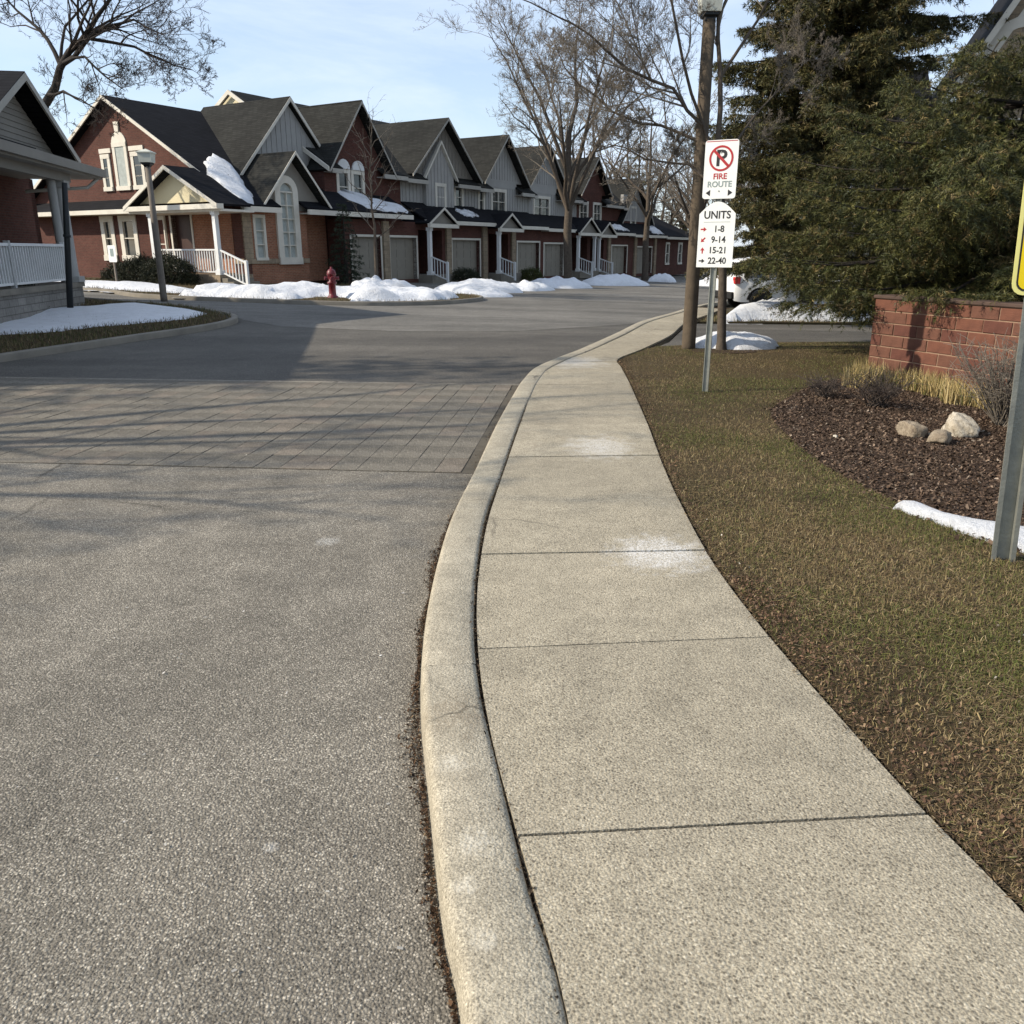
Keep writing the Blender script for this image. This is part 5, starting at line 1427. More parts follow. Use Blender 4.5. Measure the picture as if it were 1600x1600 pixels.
for k, (s, an) in enumerate((('1-8', 0), ('9-14', R(225)), ('15-21', R(90)), ('22-40', 0))):
    z = 0.415-0.115*k
    arrow(s2, -0.145, z, an, M['sign_red'] if k < 3 else M['sign_black'])
    text(s2, s, 0.098, 0.03, z, M['sign_black'], -0.005, 0.92)

# yellow sign at the right edge
yr = empty('yellow_sign', (2.685, 4.22, -0.05), R(-8), 'yellow warning sign on a galvanised channel post at the right edge', 'sign')
mb = MB()
LN = -0.052
for x0, x1, y0, y1 in ((-0.045,-0.038,0,0.035),(0.038,0.045,0,0.035),(-0.038,0.038,0.028,0.035),(-0.062,-0.045,0.0,0.006),(0.045,0.062,0.0,0.006)):
    mb.box(x0, x1, y0, y1, 0, 1.9)
mb.v = [(x+LN*z, y, z) for x, y, z in mb.v]
mb.build('post', M['galv'], yr)
def skew(o):
    o.rotation_euler = (0, R(-3.0), 0)
    return o
ys_ = bpy.data.objects.new('sign_face', None)
YC = -0.06
def pl2(name, w_, z0, z1, r_, mat, y):
    pts = [(p[0]+0.17, p[1]) for p in rrect(w_, z0, z1, r_)]
    mb = MB(); mb.mprism(lambda a, z, d: (a+LN*z-0.0, y-d, z), pts, 0, 0.002); return mb.build(name, mat, yr)
pl2('border', 0.30, 1.44, 2.04, 0.055, M['sign_border'], -0.002)
pl2('black_line', 0.281, 1.459, 2.021, 0.042, M['sign_black'], -0.0042)
pl2('field', 0.272, 1.468, 2.012, 0.036, M['sign_yellow'], -0.0064)
mb = MB(); mb.mprism(lambda a, z, d: (a+LN*z, -0.009-d, z), [(-0.03,1.58),(0.10,1.58),(0.10,1.90),(-0.03,1.90)], 0, 0.001)
mb.mprism(lambda a, z, d: (a+LN*z, -0.009-d, z), [(0.16,1.58),(0.30,1.58),(0.30,1.90),(0.16,1.90)], 0, 0.001)
mb.build('symbol', M['sign_black'], yr)

# ------------------------------------------------------------------ lamp posts
def lamp_post(x, y, ztop, r0, r1, lw, lh_, label, polemat, rot=0.0):
    z0 = gz(x, y)
    t = empty('lamp_post', (x, y, z0), rot, label, 'lamp post', 'square lantern lamp posts')
    H_ = ztop-z0
    mb = MB(); nb = 8
    mb.tube([(0,0,-0.1),(0,0,0.05),(0,0,H_*0.5),(0,0,H_-0.02)], [r0,r0,(r0+r1)/2,r1], 10, 0, True, True); mb.build('pole', M[polemat], t)
    mb = MB(); mb.lathe([(r1*1.15,H_-0.05),(lw*0.35,H_+0.0),(lw*0.52,H_+0.03),(lw*0.52,H_+0.07),(0.01,H_+0.075)], 4, (0,0,0), 0, False); mb.v = [(x_*math.cos(R(45))-y_*math.sin(R(45)), x_*math.sin(R(45))+y_*math.cos(R(45)), z) for x_, y_, z in mb.v]; mb.build('collar', M['black_metal'], t)
    a, b = lw*0.44, lw*0.5
    zb, zt = H_+0.07, H_+0.07+lh_
    mb = MB()
    mb.add([(-a,-a,zb),(a,-a,zb),(a,a,zb),(-a,a,zb),(-b,-b,zt),(b,-b,zt),(b,b,zt),(-b,b,zt)], [(0,3,2,1),(4,5,6,7),(0,1,5,4),(1,2,6,5),(2,3,7,6),(3,0,4,7)])
    mb.build('lantern', M['lamp_shade'], t)
    mb = MB(); c = b*1.12
    mb.add([(-c,-c,zt+.001),(c,-c,zt+.001),(c,c,zt+.001),(-c,c,zt+.001),(-c,-c,zt+.03),(c,-c,zt+.03),(c,c,zt+.03),(-c,c,zt+.03),(0,0,zt+0.12)], [(0,3,2,1),(0,1,5,4),(1,2,6,5),(2,3,7,6),(3,0,4,7),(4,5,8),(5,6,8),(6,7,8),(7,4,8)])
    mb.build('cap', M['lamp_shade' if lw > 0.33 else 'black_metal'], t)
    return t
lamp_post(3.08, 14.61, 5.06, 0.122, 0.10, 0.34, 0.30, 'tall brown lamp post with square lantern standing behind the white signs', 'wood_pole')
lamp_post(-10.15, 24.83, 3.87, 0.10, 0.075, 0.36, 0.24, 'grey lamp post with white lantern before the cream porch pediment', 'wood_grey')
# dark thin pole in front of the left porch
dp = empty('dark_pole', (-10.45, 20.05, gz(-10.45, 20.05)), 0, 'dark thin pole standing in the shaded snow before the porch column', 'pole')
dp.rotation_euler = (0, R(6.5), 0)
mb = MB(); mb.tube([(0,0,-0.1),(0,0,1.6),(0,0,2.9)], [0.075,0.068,0.06], 10, 0, True, True); mb.build('shaft', M['black_metal'], dp)
mb = MB(); mb.tube([(0,0,1.72),(0,0,1.78)], [0.085,0.085], 10, 0, True, True); mb.build('band', M['black_metal'], dp)
# small white sign by the brick gable
ss = empty('small_sign', (-14.9, 32.3, gz(-14.9, 32.3)), R(-25), 'small white notice on a short post in the snow before the brick gable', 'sign')
mb = MB(); mb.box(-0.03,0.03,-0.03,0.03,0,1.35); mb.build('post', M['wood_grey'], ss)
plate(ss, 'board', rrect(0.20, 0.78, 1.38, 0.03), M['sign_white'], 0.01, -0.032)
mb = MB(); mb.mprism(lambda a, z, d: (a, -0.0425-d, z), [(-0.09,0.98),(0.09,0.98),(0.09,1.26),(-0.09,1.26)], 0, 0.002); mb.build('print', M['sign_grey'], ss)

# ------------------------------------------------------------------ fire hydrant
hy = empty('fire_hydrant', (-5.72, 27.2, gz(-5.72,27.2)+0.02), R(20), 'red fire hydrant in front of the snow bank', 'fire hydrant')
mb = MB(); mb.lathe([(0.17,-0.05),(0.17,0.03),(0.125,0.05),(0.115,0.12),(0.115,0.40),(0.15,0.42),(0.15,0.47),(0.12,0.49),(0.125,0.66),(0.15,0.68),(0.15,0.72)], 16); mb.build('barrel', M['hydrant'], hy)
mb = MB(); mb.lathe([(0.145,0.721),(0.135,0.78),(0.10,0.84),(0.05,0.87),(0.035,0.875),(0.035,0.93),(0.001,0.93)], 16); mb.build('bonnet', M['hydrant'], hy)
for a in (0, 180):
    mb = MB(); ca = 1 if a == 0 else -1; mb.tube([(ca*0.10,0,0.58),(ca*0.19,0,0.58),(ca*0.191,0,0.58),(ca*0.23,0,0.58)], [0.05,0.05,0.062,0.055], 10, 0, False, True); mb.build('outlet', M['hydrant'], hy)
mb = MB(); mb.tube([(0,-0.10,0.56),(0,-0.19,0.56),(0,-0.191,0.56),(0,-0.24,0.56)], [0.07,0.07,0.085,0.075], 12, 0, False, True); mb.build('pumper_outlet', M['hydrant'], hy)

# ------------------------------------------------------------------ bare trees
def limb_tree(name, label, base, trunk, limbs, levels, mats, seed, group='bare deciduous trees', twig_r=0.006, dens=1.0, up=0.25, curl=0.22, sides=(10,7,5,3,3), len_f=(0.55,0.5,0.45,0.4)):
    """trunk: [(x,y,z,r)], limbs: [[(x,y,z,r)...]], then recursive side branches"""
    r = random.Random(seed)
    root = empty(name, base, 0, label, 'tree', group)
    B = Vector(base)
    tb = MB()
    tb.tube([Vector(p[:3])-B for p in trunk], [p[3] for p in trunk], sides[0])
    cb = MB()
    def child(path, rad, lev, L_):
        """path list of Vectors; spawn children along it"""
        if lev >= levels: return
        n = max(2, int(dens*(3.0 + 4.5*r.random())*(1.0 if lev > 1 else 1.5)))
        for k in range(n):
            t = r.uniform(0.22, 1.0) if k else 0.97
            f = t*(len(path)-1); i = min(int(f), len(path)-2); fr = f-i
            p = path[i].lerp(path[i+1], fr); d = (path[i+1]-path[i]).normalized()
            ra = (rad[i]*(1-fr)+rad[i+1]*fr)
            o_ = d.orthogonal().normalized(); o_.rotate(Matrix.Rotation(r.uniform(0, 6.283), 3, d))
            ang = R(r.uniform(25, 62))
            nd = (d*math.cos(ang)+o_*math.sin(ang)); nd.z += up*r.uniform(0.2, 1.0); nd.normalize()
            ln = L_*len_f[min(lev, len(len_f)-1)]*r.uniform(0.55, 1.25)*(1.15-0.45*t)
            grow(p, nd, ln, max(twig_r, min(ra*0.62, ln*0.018+0.003)), lev+1)
    def grow(p, d, ln, ra, lev):
        ns = 5 if lev <= 2 else (4 if lev == 3 else 3)
        pts = [p]; rad = [ra]
        for k in range(ns):
            d = (d+Vector((r.gauss(0,curl), r.gauss(0,curl), r.gauss(0.03,curl*0.8)))).normalized()
            pts.append(pts[-1]+d*(ln/ns)); rad.append(max(twig_r*0.55, ra*(1-0.8*(k+1)/ns)))
        cb.tube(pts, rad, sides[min(lev, len(sides)-1)])
        child(pts, rad, lev, ln)
    for lb in limbs:
        path = [Vector(p[:3])-B for p in lb]; rad = [p[3] for p in lb]
        # subdivide with a little wobble
        P2, R2 = [path[0]], [rad[0]]
        for i in range(len(path)-1):
            for t in (0.5, 1.0):
                q = path[i].lerp(path[i+1], t)
                if t < 1: q += Vector((r.gauss(0,1), r.gauss(0,1), r.gauss(0,1)))*(path[i+1]-path[i]).length*0.04
                P2.append(q); R2.append(rad[i]*(1-t)+rad[i+1]*t)
        tb.tube(P2, R2, sides[1])
        L_ = sum((P2[i+1]-P2[i]).length for i in range(len(P2)-1))
        child(P2, R2, 1, L_*0.75)
    tb.build('trunk', mats[0], root)
    cb.build('crown', mats[1], root)
    return root

# left tree rising behind the porch house
Yb = 33.0
tl = [(-19.6,33,0.3,0.34),(-19.1,33,3.0,0.30),(-18.1,33,5.2,0.27),(-16.99,33,6.7,0.22)]
ll = [[(-16.9,33,6.7,.25),(-16.06,32.7,7.77,.20),(-15.02,32.4,8.59,.15),(-14.12,32,9.29,.11),(-13.36,31.8,9.95,.08),(-12.6,31.5,10.7,.05),(-12,31.3,11.6,.03)],
      [(-15.87,32.6,7.9,.15),(-14.81,32.2,8.49,.12),(-13.95,31.9,8.89,.09),(-12.69,31.4,9.0,.06),(-11.6,31,8.45,.03)],
      [(-16.06,32.8,7.9,.14),(-16.58,33.2,8.79,.11),(-17.36,33.6,9.49,.08),(-18.2,34,10.2,.05),(-19.2,34.3,11.2,.03)],
      [(-14.6,32.2,8.6,.10),(-13.23,32.5,8.42,.07),(-12.36,32.6,8.05,.05),(-11.4,32.8,7.75,.025)],
      [(-15.82,32.5,7.9,.09),(-14.88,32.2,8.05,.07),(-14.17,32,7.4,.05),(-13.5,31.8,6.95,.025)],
      [(-16.7,32.8,6.95,.09),(-15.9,32.4,7.0,.07),(-15.1,32,6.65,.045),(-14.4,31.8,6.2,.025)],
      [(-16.05,32.8,8.0,.10),(-15.9,33.2,9.2,.07),(-15.1,33.5,10.1,.05),(-14.6,33.8,11.4,.03)],
      [(-17.9,33,5.5,.12),(-18.6,33,7.0,.09),(-19.8,33.2,8.4,.06),(-21,33.4,9.6,.03)]]
limb_tree('bare_tree', 'big dark bare tree leaning right above the porch house', (-19.6,33,0.3), tl, [[(p[0],p[1],p[2],p[3]*0.62) for p in q] for q in ll], 5, (M['bark_dark'], M['twig_dark']), 21, dens=1.2, twig_r=0.0075, len_f=(0.5,0.62,0.6,0.55,0.5), curl=0.17)

# tree by the signs, limbs reach left over the road
tn = [(3.61,14.42,-0.1,0.11),(3.60,14.42,0.12,0.08),(3.54,14.42,1.2,0.07),(3.40,14.42,2.5,0.066),(3.30,14.42,3.3,0.062)]
ln_ = [[(3.38,14.42,2.9,.055),(3.05,14.42,3.5,.05),(2.52,14.3,4.02,.042),(1.75,14.2,4.29,.036),(1.19,14.2,4.74,.028),(0.69,14.1,4.96,.02),(-0.1,14.0,5.25,.01)],
       [(3.2,14.45,3.2,.045),(2.44,14.8,3.56,.038),(1.62,14.9,3.79,.03),(1.1,15,4.2,.022),(0.7,15.1,4.8,.012)],
       [(3.05,14.4,3.5,.045),(2.6,14.1,4.4,.038),(2.36,13.9,5.1,.03),(2.0,13.8,6.0,.02),(1.7,13.7,7,.01)],
       [(3.30,14.42,3.3,.075),(3.28,14.5,4.3,.06),(3.21,14.6,5.2,.048),(3.05,14.7,6.5,.03),(2.9,14.8,8,.012)],
       [(3.35,14.42,2.6,.04),(2.9,14.6,2.95,.032),(2.2,14.8,3.05,.024),(1.6,15,3.3,.012)],
       [(3.28,14.5,4.2,.045),(3.9,14.8,5.1,.035),(4.5,15,6.1,.022),(5.0,15.2,7,.01)],
       [(3.36,14.42,3.0,.04),(3.9,14.9,3.6,.03),(4.5,15.3,4.2,.02),(5.0,15.6,4.7,.01)]]
limb_tree('bare_tree', 'slender bare tree rising behind the two white signs', (3.61,14.42,0), tn, [[(p[0],p[1],p[2],p[3]*0.6) for p in q] for q in ln_], 5, (M['bark'], M['twig']), 33, dens=1.75, twig_r=0.0032, len_f=(0.5,0.5,0.5,0.5,0.5), curl=0.17)
prop(drape('tree_mulch_ring', [(3.61+0.55*math.cos(a), 14.25+0.42*math.sin(a)) for a in np.linspace(0, 6.28, 18)[:-1]], -0.012, M['mulch'], 1.5, 0.03), kind='structure')

# central tree in front of the row
def auto_tree(label, x, y, H_, r0, fork, spread, seed, levels=4, dens=1.0, twig_r=0.012, mats=None, nl=7, z0=None, group='bare deciduous trees', **kw):
    r = random.Random(seed); z0 = gz(x, y)-0.1 if z0 is None else z0
    tr = [(x,y,z0,r0*1.25),(x,y,z0+0.4,r0),(x-0.02*H_*0.3,y,z0+fork*0.6,r0*0.9),(x,y,z0+fork,r0*0.8)]
    limbs = [[(x,y,z0+fork,r0*0.75),(x+r.gauss(0,.15),y,z0+fork+(H_-fork)*0.35,r0*0.5),(x+r.gauss(0,.3),y,z0+fork+(H_-fork)*0.7,r0*0.28),(x+r.gauss(0,.4),y,z0+H_,r0*0.08)]]
    for k in range(nl):
        a = 6.283*k/nl+r.uniform(-.3,.3); s = spread*r.uniform(.75,1.1); zz = z0+fork*r.uniform(.78,1.35)
        up_ = (H_-fork)*r.uniform(.45,.95)
        limbs.append([(x,y,zz,r0*0.5),(x+math.cos(a)*s*.28,y+math.sin(a)*s*.28,zz+up_*.33,r0*.38),(x+math.cos(a)*s*.62,y+math.sin(a)*s*.62,zz+up_*.68,r0*.22),(x+math.cos(a)*s,y+math.sin(a)*s,zz+up_,r0*.06)])
    return limb_tree('bare_tree', label, (x,y,z0), tr, limbs, levels, mats or (M['bark'], M['twig']), seed, group, twig_r, dens, **kw)
auto_tree('tall bare street tree standing before the middle of the townhouse row', 3.1, 47.5, 13.5, 0.25, 4.6, 4.7, 41, 5, 1.15, 0.0085, None, 10, len_f=(0.5,0.5,0.5,0.5,0.5), curl=0.17)
auto_tree('bare forked tree before the far end of the row, right of the central tree', 9.3, 60.0, 11, 0.24, 4.2, 4.2, 42, 4, 1.1, 0.016, None, 7)
auto_tree('bare tree far behind the row, between the two street trees', 7.5, 84, 15, 0.34, 4, 5.5, 43, 4, 1.0, 0.02, (M['bark'], M['twig']), 8)
auto_tree('bare tree in the background just left of the lamp post', 14.5, 68, 13, 0.3, 3.5, 5.5, 44, 4, 1.0, 0.018, None, 8)
auto_tree('bare tree in the background behind the lamp post and signs', 19, 62, 14, 0.32, 3.5, 6, 45, 4, 1.0, 0.018, None, 8)
auto_tree('thin bare tree behind the parked white car', 15.5, 38, 10, 0.2, 3, 4, 46, 4, 1.0, 0.013, None, 7)
def copy_tree(src, label, x, y, rz, sc):
    c = src.copy(); COL.objects.link(c); c.location = (x, y, gz(x,y)-0.1); c.rotation_euler = (0,0,rz); c.scale = (sc,sc,sc); c['label'] = label
    for ch in src.children:
        d = ch.copy(); COL.objects.link(d); d.parent = c
    return c
bt = [o for o in COL.objects if o.get('category') == 'tree' and o.get('label','').startswith('bare tree in the background')]
for q, (lb, x, y, sc) in enumerate((('bare tree beyond the low far end house, over its roof', 17.0, 82, 0.95), ('distant bare tree seen between lamp post and signs', 24, 85, 1.1), ('distant bare tree above the roofs right of the central tree', 12.5, 95, 1.15), ('far bare tree low behind the end of the street', 30, 95, 1.1), ('bare tree at the far bend of the street beyond the lamp post', 21, 72, 0.85), ('bare tree low over the roof of the far end house', 15.5, 90, 0.8), ('grey bare tree past the far garage doors', 19.5, 98, 1.0), ('bare tree beside the lamp post on its left, far behind', 17.5, 75, 0.75), ('last bare tree by the far bend of the street', 25, 100, 1.0))):
    copy_tree(bt[q % 2], lb, x, y, 1.3*q+.5, sc)
# young sapling on the lawn
xs_, ysp = -5.27, 33.4
sap = [(xs_,ysp,0.0,.075),(xs_,ysp,1.6,.06),(xs_+.02,ysp,2.6,.05)]
sl_ = [[(xs_+.02,ysp,2.5,.045),(xs_-.02,ysp,3.8,.034),(xs_+.02,ysp,5.0,.022),(xs_,ysp,6.5,.008)]]
rs = random.Random(3)
for k in range(11):
    a = k*2.4; z = 2.0+0.33*k; s = 1.35-0.07*k
    sl_.append([(xs_,ysp,z,.022),(xs_+math.cos(a)*s*.45,ysp+math.sin(a)*s*.45,z+.45,.016),(xs_+math.cos(a)*s,ysp+math.sin(a)*s,z+1.1,.006)])
limb_tree('sapling', 'thin young bare tree in the snow in front of the garage doors', (xs_,ysp,0.05), sap, sl_, 3, (M['bark'], M['twig']), 5, 'bare deciduous trees', 0.006, 0.8)
# trees across the side street, left of the picture, whose shade lies on the road
auto_tree('bare roadside tree left of the crossing, outside the frame', -13.5, 6.0, 9.5, 0.22, 3.0, 3.6, 47, 4, 1.0, 0.01, (M['bark_dark'], M['twig_dark']), 7)

# ------------------------------------------------------------------ evergreens
def needle_mesh(segs, per_m, nl, nw, pal_, seed, droop=0.0):
    """segs: (N,6) start/end of twigs; needles all round each twig"""
    r = np.random.default_rng(seed)
    S = np.array(segs); a, b = S[:,:3], S[:,3:6]
    L_ = np.linalg.norm(b-a, axis=1)
    cnt = np.maximum(3, (L_*per_m).astype(int))
    idx = np.repeat(np.arange(len(S)), cnt); n = len(idx)
    t = r.uniform(0, 1, n)
    d = ((b-a)/L_[:,None])[idx]
    p = a[idx]+(b-a)[idx]*t[:,None]
    rnd = r.normal(0, 1, (n,3)); rnd -= d*(rnd*d).sum(1)[:,None]; rnd /= np.linalg.norm(rnd, axis=1)[:,None]
    nd = d*r.uniform(0.35, 0.9, n)[:,None]+rnd*0.75; nd[:,2] += droop; nd /= np.linalg.norm(nd, axis=1)[:,None]
    ln = nl*r.uniform(0.6, 1.25, n)
    s = np.cross(nd, r.normal(0, 1, (n,3))); s /= np.linalg.norm(s, axis=1)[:,None]+1e-9
    w_ = nw*r.uniform(0.7, 1.3, n)
    V = np.stack([p-s*w_[:,None], p+s*w_[:,None], p+nd*ln[:,None]], 1).reshape(-1,3)
    F = np.arange(n*3).reshape(-1,3)
    twc = r.choice(len(pal_), len(S), p=[q[1] for q in pal_])
    base = np.array([q[0] for q in pal_])[twc]*r.lognormal(0, 0.22, (len(S),1))
    C = base[idx]*r.lognormal(0, 0.2, (n,1))
    return V, F, C

def spruce(label, x, y, H_, Rb, seed, z_low=0.6, whorls=26, per=9, name='spruce_tree', per_m=95, nl=0.05, nw=0.0045, twn=1.0, pal_=None, asym=None, group='evergreen trees', tilt=0.0, wood='bark_dark', lowdroop=0.45, cone=0.85, zfull=99):
    r = random.Random(seed); z0 = gz(x, y)-0.05
    root = empty(name, (x, y, z0), 0, label, 'tree', group)
    tb = MB(); tb.tube([(0,0,0),(0,0,H_*.3),(tilt*.6,0,H_*.7),(tilt,0,H_)], [Rb*0.055+0.05, Rb*.045+.03, Rb*.025+.01, .01], 10)
    segs = []
    for k in range(whorls):
        f = k/(whorls-1); z = z_low+(H_-z_low)*f**0.95
        R_ = Rb*(1-f)**cone*r.uniform(.85,1.1)+0.12
        nb = max(4, int(per*(1-0.5*f)))
        for q in range(nb):
            a = 6.283*q/nb+r.uniform(-.4,.4)+k*1.1
            Lb = R_*r.uniform(.72,1.12)
            if asym: Lb *= asym(a, f)
            if Lb < 0.08: continue
            dr = lowdroop*(1-f)-0.18*f
            pts = []
            nseg = 7
            for i in range(nseg+1):
                t = i/nseg
                zz = z - dr*Lb*(t**1.3)*0.9 + 0.16*Lb*max(0, t-.6)**1.5*2
                pts.append(Vector((math.cos(a)*Lb*t+tilt*f, math.sin(a)*Lb*t, zz)))
            rad = [max(.004, 0.016*Lb*(1-t/nseg)+.003) for t in range(nseg+1)]
            tb.tube(pts, rad, 4)
            side = Vector((-math.sin(a), math.cos(a), 0))
            ntw = int(max(4, Lb*9*twn*(1.0 if z < zfull else 0.35)))
            for i in range(ntw):
                t = r.uniform(.16, 1.0); ff = t*nseg; ii_ = min(int(ff), nseg-1)
                p = pts[ii_].lerp(pts[ii_+1], ff-ii_); d = (pts[ii_+1]-pts[ii_]).normalized()
                s = r.choice((-1, 1))
                tl_ = (0.18+0.34*Lb*0.45*(1-t*.75))*r.uniform(.6,1.2)
                e = p+(d*r.uniform(.4,.9)+side*s*r.uniform(.35,1.0)+Vector((0,0,-r.uniform(.0,.7)))).normalized()*tl_
                segs.append((*p, *e))
                # a secondary spray hanging from it
                for _ in range(2):
                    m_ = p.lerp(e, r.uniform(.3,.9)); e2 = m_+((e-p).normalized()*.6+Vector((r.gauss(0,.5), r.gauss(0,.5), -r.uniform(.1,.9)))).normalized()*tl_*r.uniform(.35,.7)
                    segs.append((*m_, *e2))
            segs.append((*pts[-2], *pts[-1]))
    tb.build('trunk', M[wood], root)
    V, F, C = needle_mesh(segs, per_m, nl, nw, pal_, seed)
    link('crown', np_mesh('crown', V, F, M['needle'], C), root)
    return root
PAL1 = [((0.062,0.058,0.017),.4),((0.088,0.074,0.023),.25),((0.034,0.038,0.014),.25),((0.12,0.09,0.036),.10)]
PAL2 = [((0.056,0.060,0.016),.42),((0.086,0.080,0.022),.26),((0.034,0.040,0.013),.22),((0.14,0.105,0.042),.10)]
def broad(a, f):
    # kept back from the wall front; the lowest left boughs are short
    return 1.0 + (0.26 if 0.10 < f < 0.5 else -0.12)*max(0.0, -math.sin(a)) - max(0.0, -math.cos(a))*(0.30 if f < 0.08 else (0.06 if f < 0.2 else 0.0))
def lean_left(a, f):
    # the crown is thin low on its right side, where the sky shows through
    rt = max(0.0, math.cos(a)); k = min(1.0, max(0.0, (f-0.12)/0.24))
    return 1.0-rt*(0.85-1.35*k)
spruce('tall dense spruce whose left side fills the top right', 8.3, 24.0, 18.0, 2.9, 5, 2.0, 50, 14, per_m=56, nl=0.11, nw=0.011, pal_=PAL1, twn=2.6, asym=lean_left, cone=0.4, zfull=10, lowdroop=0.3)
spruce('broad low spruce drooping over the brick wall at the right', 7.1, 12.5, 4.35, 3.7, 6, 1.12, 13, 15, per_m=130, nl=0.060, nw=0.0046, pal_=PAL2, twn=3.6, lowdroop=0.19, cone=0.5, asym=broad)
PAL3 = [((0.09,0.088,0.03),.5),((0.12,0.11,0.045),.3),((0.055,0.058,0.024),.2)]
for lb, x, y, H_, R_, sd in (('olive green pine beyond the row, behind the central tree', 5.0, 82, 14.5, 3.2, 11), ('olive green pine beyond the row, above the far pale gable', 12.0, 84, 14.5, 3.0, 12), ('dark pine in the background behind the lamp post', 23, 72, 12, 3.6, 13), ('squat olive pine behind the far end house roof', 17.5, 96, 9, 4.0, 17), ('dark pine far right behind the parked car', 24, 50, 9, 3.4, 14), ('dark evergreen filling the gap behind the white car', 18.5, 46, 8, 3.2, 15)):
    spruce(lb, x, y, H_, R_, sd, 1.0, 20, 8, 'pine_tree', 34, 0.16, 0.02, 0.55, PAL3 if sd < 13 else PAL1)
spruce('tall spruce added unseen left of the frame to shade the far road', -18.3, 9.7, 12.6, 3.0, 18, 1.5, 26, 9, 'spruce_tree', 30, 0.16, 0.022, 0.6, PAL1, cone=0.45)  # out-of-view spruce put in to break up the house shadow on the asphalt
spruce('narrow dark conifer in the recess behind the red hydrant', -7.25, 37.6, 3.3, 0.75, 16, 0.25, 16, 7, 'small_conifer', 80, 0.07, 0.010, 1.4, [((0.022,0.032,0.016),.6),((0.035,0.045,0.022),.4)], group='small conifers by the houses')

def round_shrub(label, x, y, rx_, ry_, h_, seed, pal_, n=2600, group='clipped evergreen shrubs'):
    r = np.random.default_rng(seed); z0 = gz(x, y)
    o = empty('evergreen_shrub', (x, y, z0), 0, label, 'shrub', group)
    u = r.normal(0, 1, (n,3)); u /= np.linalg.norm(u, axis=1)[:,None]; u[:,2] = np.abs(u[:,2])*0.98
    k = r.uniform(0.55, 1.03, n)**0.5*(1+0.10*np.sin(u[:,0]*6+seed)*np.cos(u[:,1]*5))
    c = u*k[:,None]*np.array([rx_, ry_, h_])
    e = c+ (u*0.6+r.normal(0,.6,(n,3)))*0.12
    V, F, C = needle_mesh(np.concatenate([c, e], 1), 60, 0.07, 0.012, pal_, seed)
    link('foliage', np_mesh('foliage', V, F, M['needle'], C), o)
    mb = MB()
    for q in range(6):
        a = q*1.05; mb.tube([(0.03*math.cos(a),0.03*math.sin(a),0),(rx_*.4*math.cos(a),ry_*.4*math.sin(a),h_*.5),(rx_*.6*math.cos(a),ry_*.6*math.sin(a),h_*.8)], [.03,.02,.008], 5)
    mb.build('stem', M['bark_dark'], o)
DK = [((0.022,0.026,0.012),.6),((0.034,0.036,0.016),.3),((0.05,0.046,0.02),.1)]
def rp_(u, w_): q = rowpt(u, w_); return q[0], q[1]
q = rp_(-2.6, 2.9); round_shrub('left rounded dark shrub before the cream porch railing', q[0], q[1], 1.0, 0.9, 0.95, 1, DK)
q = rp_(-2.6, 1.4); round_shrub('right rounded dark shrub before the cream porch railing', q[0], q[1], 1.0, 0.9, 1.05, 2, DK)
q = rp_(-1.6, 5.6); round_shrub('low dark shrub under the brick gable windows', q[0], q[1], 0.9, 0.7, 0.7, 3, DK, 1500)
q = rp_(13.6, -1.3); round_shrub('low dark shrub beside the entry steps left of the grey bay', q[0], q[1], 0.8, 0.6, 0.6, 4, DK, 1200)
q = rp_(20.7, -1.2); round_shrub('green shrub beside the white posted entry before the central tree', q[0], q[1], 0.7, 0.6, 0.6, 5, [((0.05,0.06,0.016),.6),((0.08,0.085,0.02),.4)], 1200)
round_shrub('dark shrub against the left porch railing, nearer the column', -11.55, 19.5, 0.62, 0.5, 1.05, 6, DK, 1800)
round_shrub('tall dark shrub at the left picture edge beside the porch', -11.5, 17.0, 0.75, 0.7, 1.35, 7, DK, 2200)

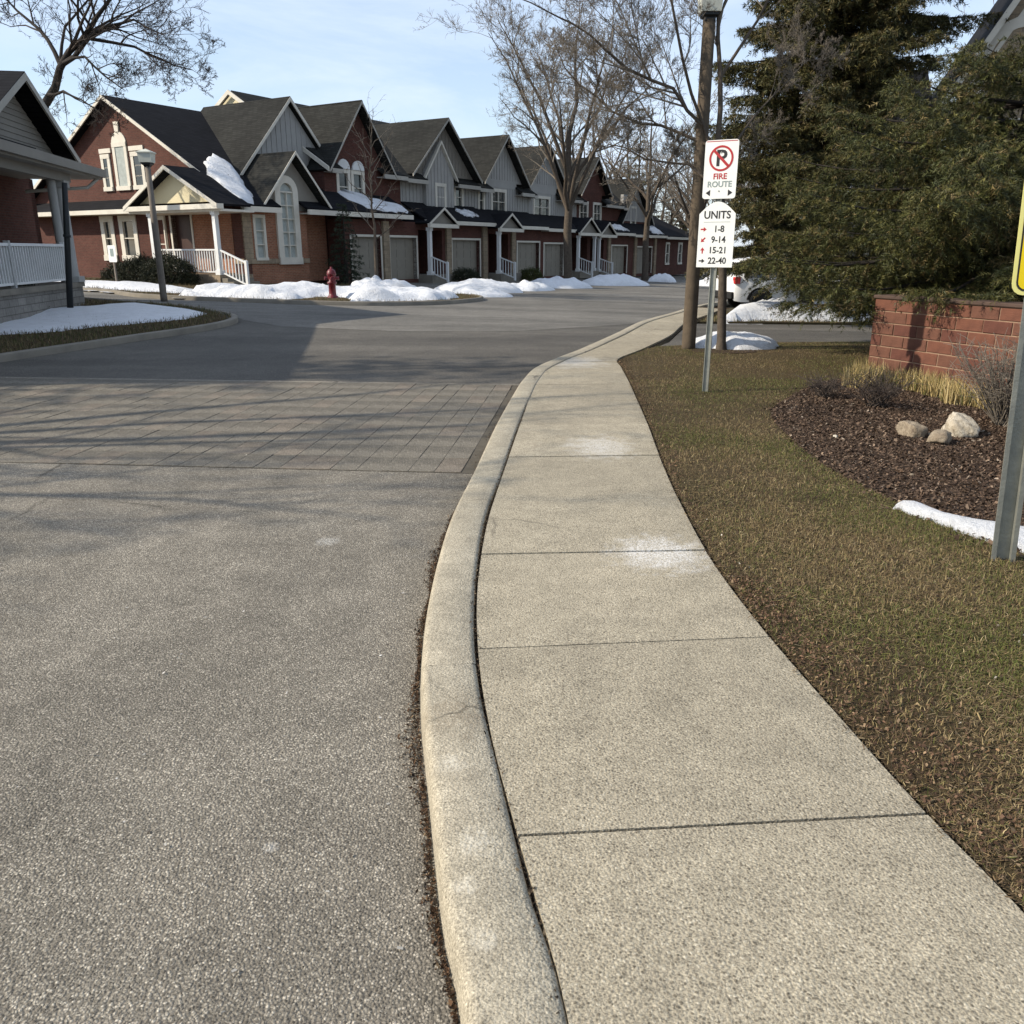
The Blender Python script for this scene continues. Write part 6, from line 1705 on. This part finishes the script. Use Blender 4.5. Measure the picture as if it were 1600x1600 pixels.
# ------------------------------------------------------------------ parked white car
def suv(label, x, y, rz):
    t = empty('parked_car', (x, y, gz(x,y)-0.03), rz, label, 'car')
    # stations along the length (x forward); half width, sill, belt, roof
    st = [(-2.28,.80,.42,.92,1.00),(-2.22,.88,.34,.98,1.38),(-2.0,.92,.30,1.02,1.66),(-1.2,.94,.28,1.03,1.74),(-0.2,.95,.28,1.02,1.74),(0.45,.95,.28,1.00,1.62),(1.05,.94,.28,.99,1.10),(1.7,.92,.30,.95,.98),(2.15,.86,.34,.84,.88),(2.3,.74,.42,.70,.72)]
    mb = MB(); k = 9; vs = []
    for sx, hw, zs, zb, zr in st:
        ins = hw*0.80 if zr > 1.15 else hw*0.9
        sec = [(-hw*.96,zs),(-hw,(zs+zb)*.5),(-hw*.98,zb),(-ins,zr-.06),(0,zr),(ins,zr-.06),(hw*.98,zb),(hw,(zs+zb)*.5),(hw*.96,zs)]
        vs += [(sx, yy, zz) for yy, zz in sec]
    mb.add(vs, [(i*k+j, (i+1)*k+j, (i+1)*k+j+1, i*k+j+1) for i in range(len(st)-1) for j in range(k-1)] + [tuple(range(k)), tuple(range((len(st)-1)*k, len(st)*k))[::-1]], 0, True)
    mb.build('body', M['car_white'], t, 0.0)
    for s in (-1, 1):
        for pts in ([(-1.95,1.08),(-1.15,1.08),(-1.15,1.60),(-1.75,1.58)], [(-1.05,1.08),(-0.2,1.08),(-0.2,1.62),(-1.05,1.62)], [(-0.1,1.07),(0.85,1.05),(0.42,1.54),(-0.1,1.62)]):
            mb = MB(); n = len(pts)
            fy = lambda z: s*(0.945 - 0.185*max(0, min(1, (z-1.02)/.66)) + 0.005)
            v0 = [(a, fy(z), z) for a, z in pts]; v1 = [(a, fy(z)-s*0.05, z) for a, z in pts]
            mb.add(v0+v1, [tuple(range(n)), tuple(range(n, 2*n))[::-1]]+[(i,(i+1)%n,n+(i+1)%n,n+i) for i in range(n)]); mb.build('window', M['glass'], t)
        for wx in (-1.38, 1.42):
            mb = MB(); yc = s*0.86
            mb.tube([(wx,yc-.12,.33),(wx,yc-.10,.33),(wx,yc+.09,.33),(wx,yc+.11,.33)], [.28,.345,.345,.28], 22, 0, False, True); wh = mb.build('wheel', M['rubber'], t)
            mb = MB(); mb.tube([(wx,yc+s*.108,.33),(wx,yc+s*.118,.33)], [.235,.22], 18, 0, False, True); mb.build('rim', M['alloy'], wh)
            mb = MB()
            for q in range(14):
                a0, a1 = math.pi*q/14-.12, math.pi*(q+1)/14-.12
                r0, r1 = .36, .44
                P_ = [(wx+r0*math.cos(a0),.33+r0*math.sin(a0)),(wx+r0*math.cos(a1),.33+r0*math.sin(a1)),(wx+r1*math.cos(a1),.33+r1*math.sin(a1)),(wx+r1*math.cos(a0),.33+r1*math.sin(a0))]
                mb.add([(a, s*.955, z) for a, z in P_]+[(a, s*.80, z) for a, z in P_], [(0,1,2,3),(7,6,5,4),(0,4,5,1),(1,5,6,2),(2,6,7,3),(3,7,4,0)])
            mb.build('wheel_arch', M['rubber'], t)
        mb = MB(); mb.box(-2.27,-2.08,min(s*.72,s*.93),max(s*.72,s*.93),.88,1.10); mb.build('tail_lamp', M['tail'], t, .02)
        mb = MB(); mb.box(2.05,2.24,min(s*.55,s*.86),max(s*.55,s*.86),.66,.80); mb.build('headlight', M['lamp_shade'], t, .02)
        mb = MB(); mb.box(.55,.75,min(s*.95,s*1.12),max(s*.95,s*1.12),1.02,1.18); mb.build('mirror', M['car_white'], t, .03)
        mb = MB(); mb.box(-.75,-.55,min(s*.94,s*.975),max(s*.94,s*.975),.88,.91); mb.box(.1,.3,min(s*.94,s*.975),max(s*.94,s*.975),.88,.91); mb.build('door_handle', M['car_white'], t)
    mb = MB(); mb.box(-2.34,-2.16,-.84,.84,.40,.62); mb.build('bumper', M['rubber'], t, .03)
    mb = MB(); mb.add([(-2.225,-.62,1.1),(-2.225,.62,1.1),(-2.10,.55,1.52),(-2.10,-.55,1.52)], [(0,1,2,3)]); mb.v += [(x_+.06,y_,z_) for x_,y_,z_ in mb.v]; mb.f += [[7,6,5,4],[0,4,5,1],[1,5,6,2],[2,6,7,3],[3,7,4,0]]; mb.m += [0]*5; mb.s += [False]*5
    mb.build('rear_window', M['glass'], t)
    return t
suv('white parked car half hidden behind the drooping spruce, right of the signs', 9.4, 29.2, R(8))
# white post behind the car
wp = empty('marker_post', (7.9, 33.6, gz(7.9,33.6)-0.1), 0, 'thin white marker post standing just behind the parked white car', 'post')
mb = MB(); mb.box(-.07,.07,-.05,.05,0,1.95); mb.build('shaft', M['white'], wp, .01)
mb = MB(); mb.box(-.075,.075,-.055,.055,1.952,2.0); mb.build('cap', M['white'], wp)
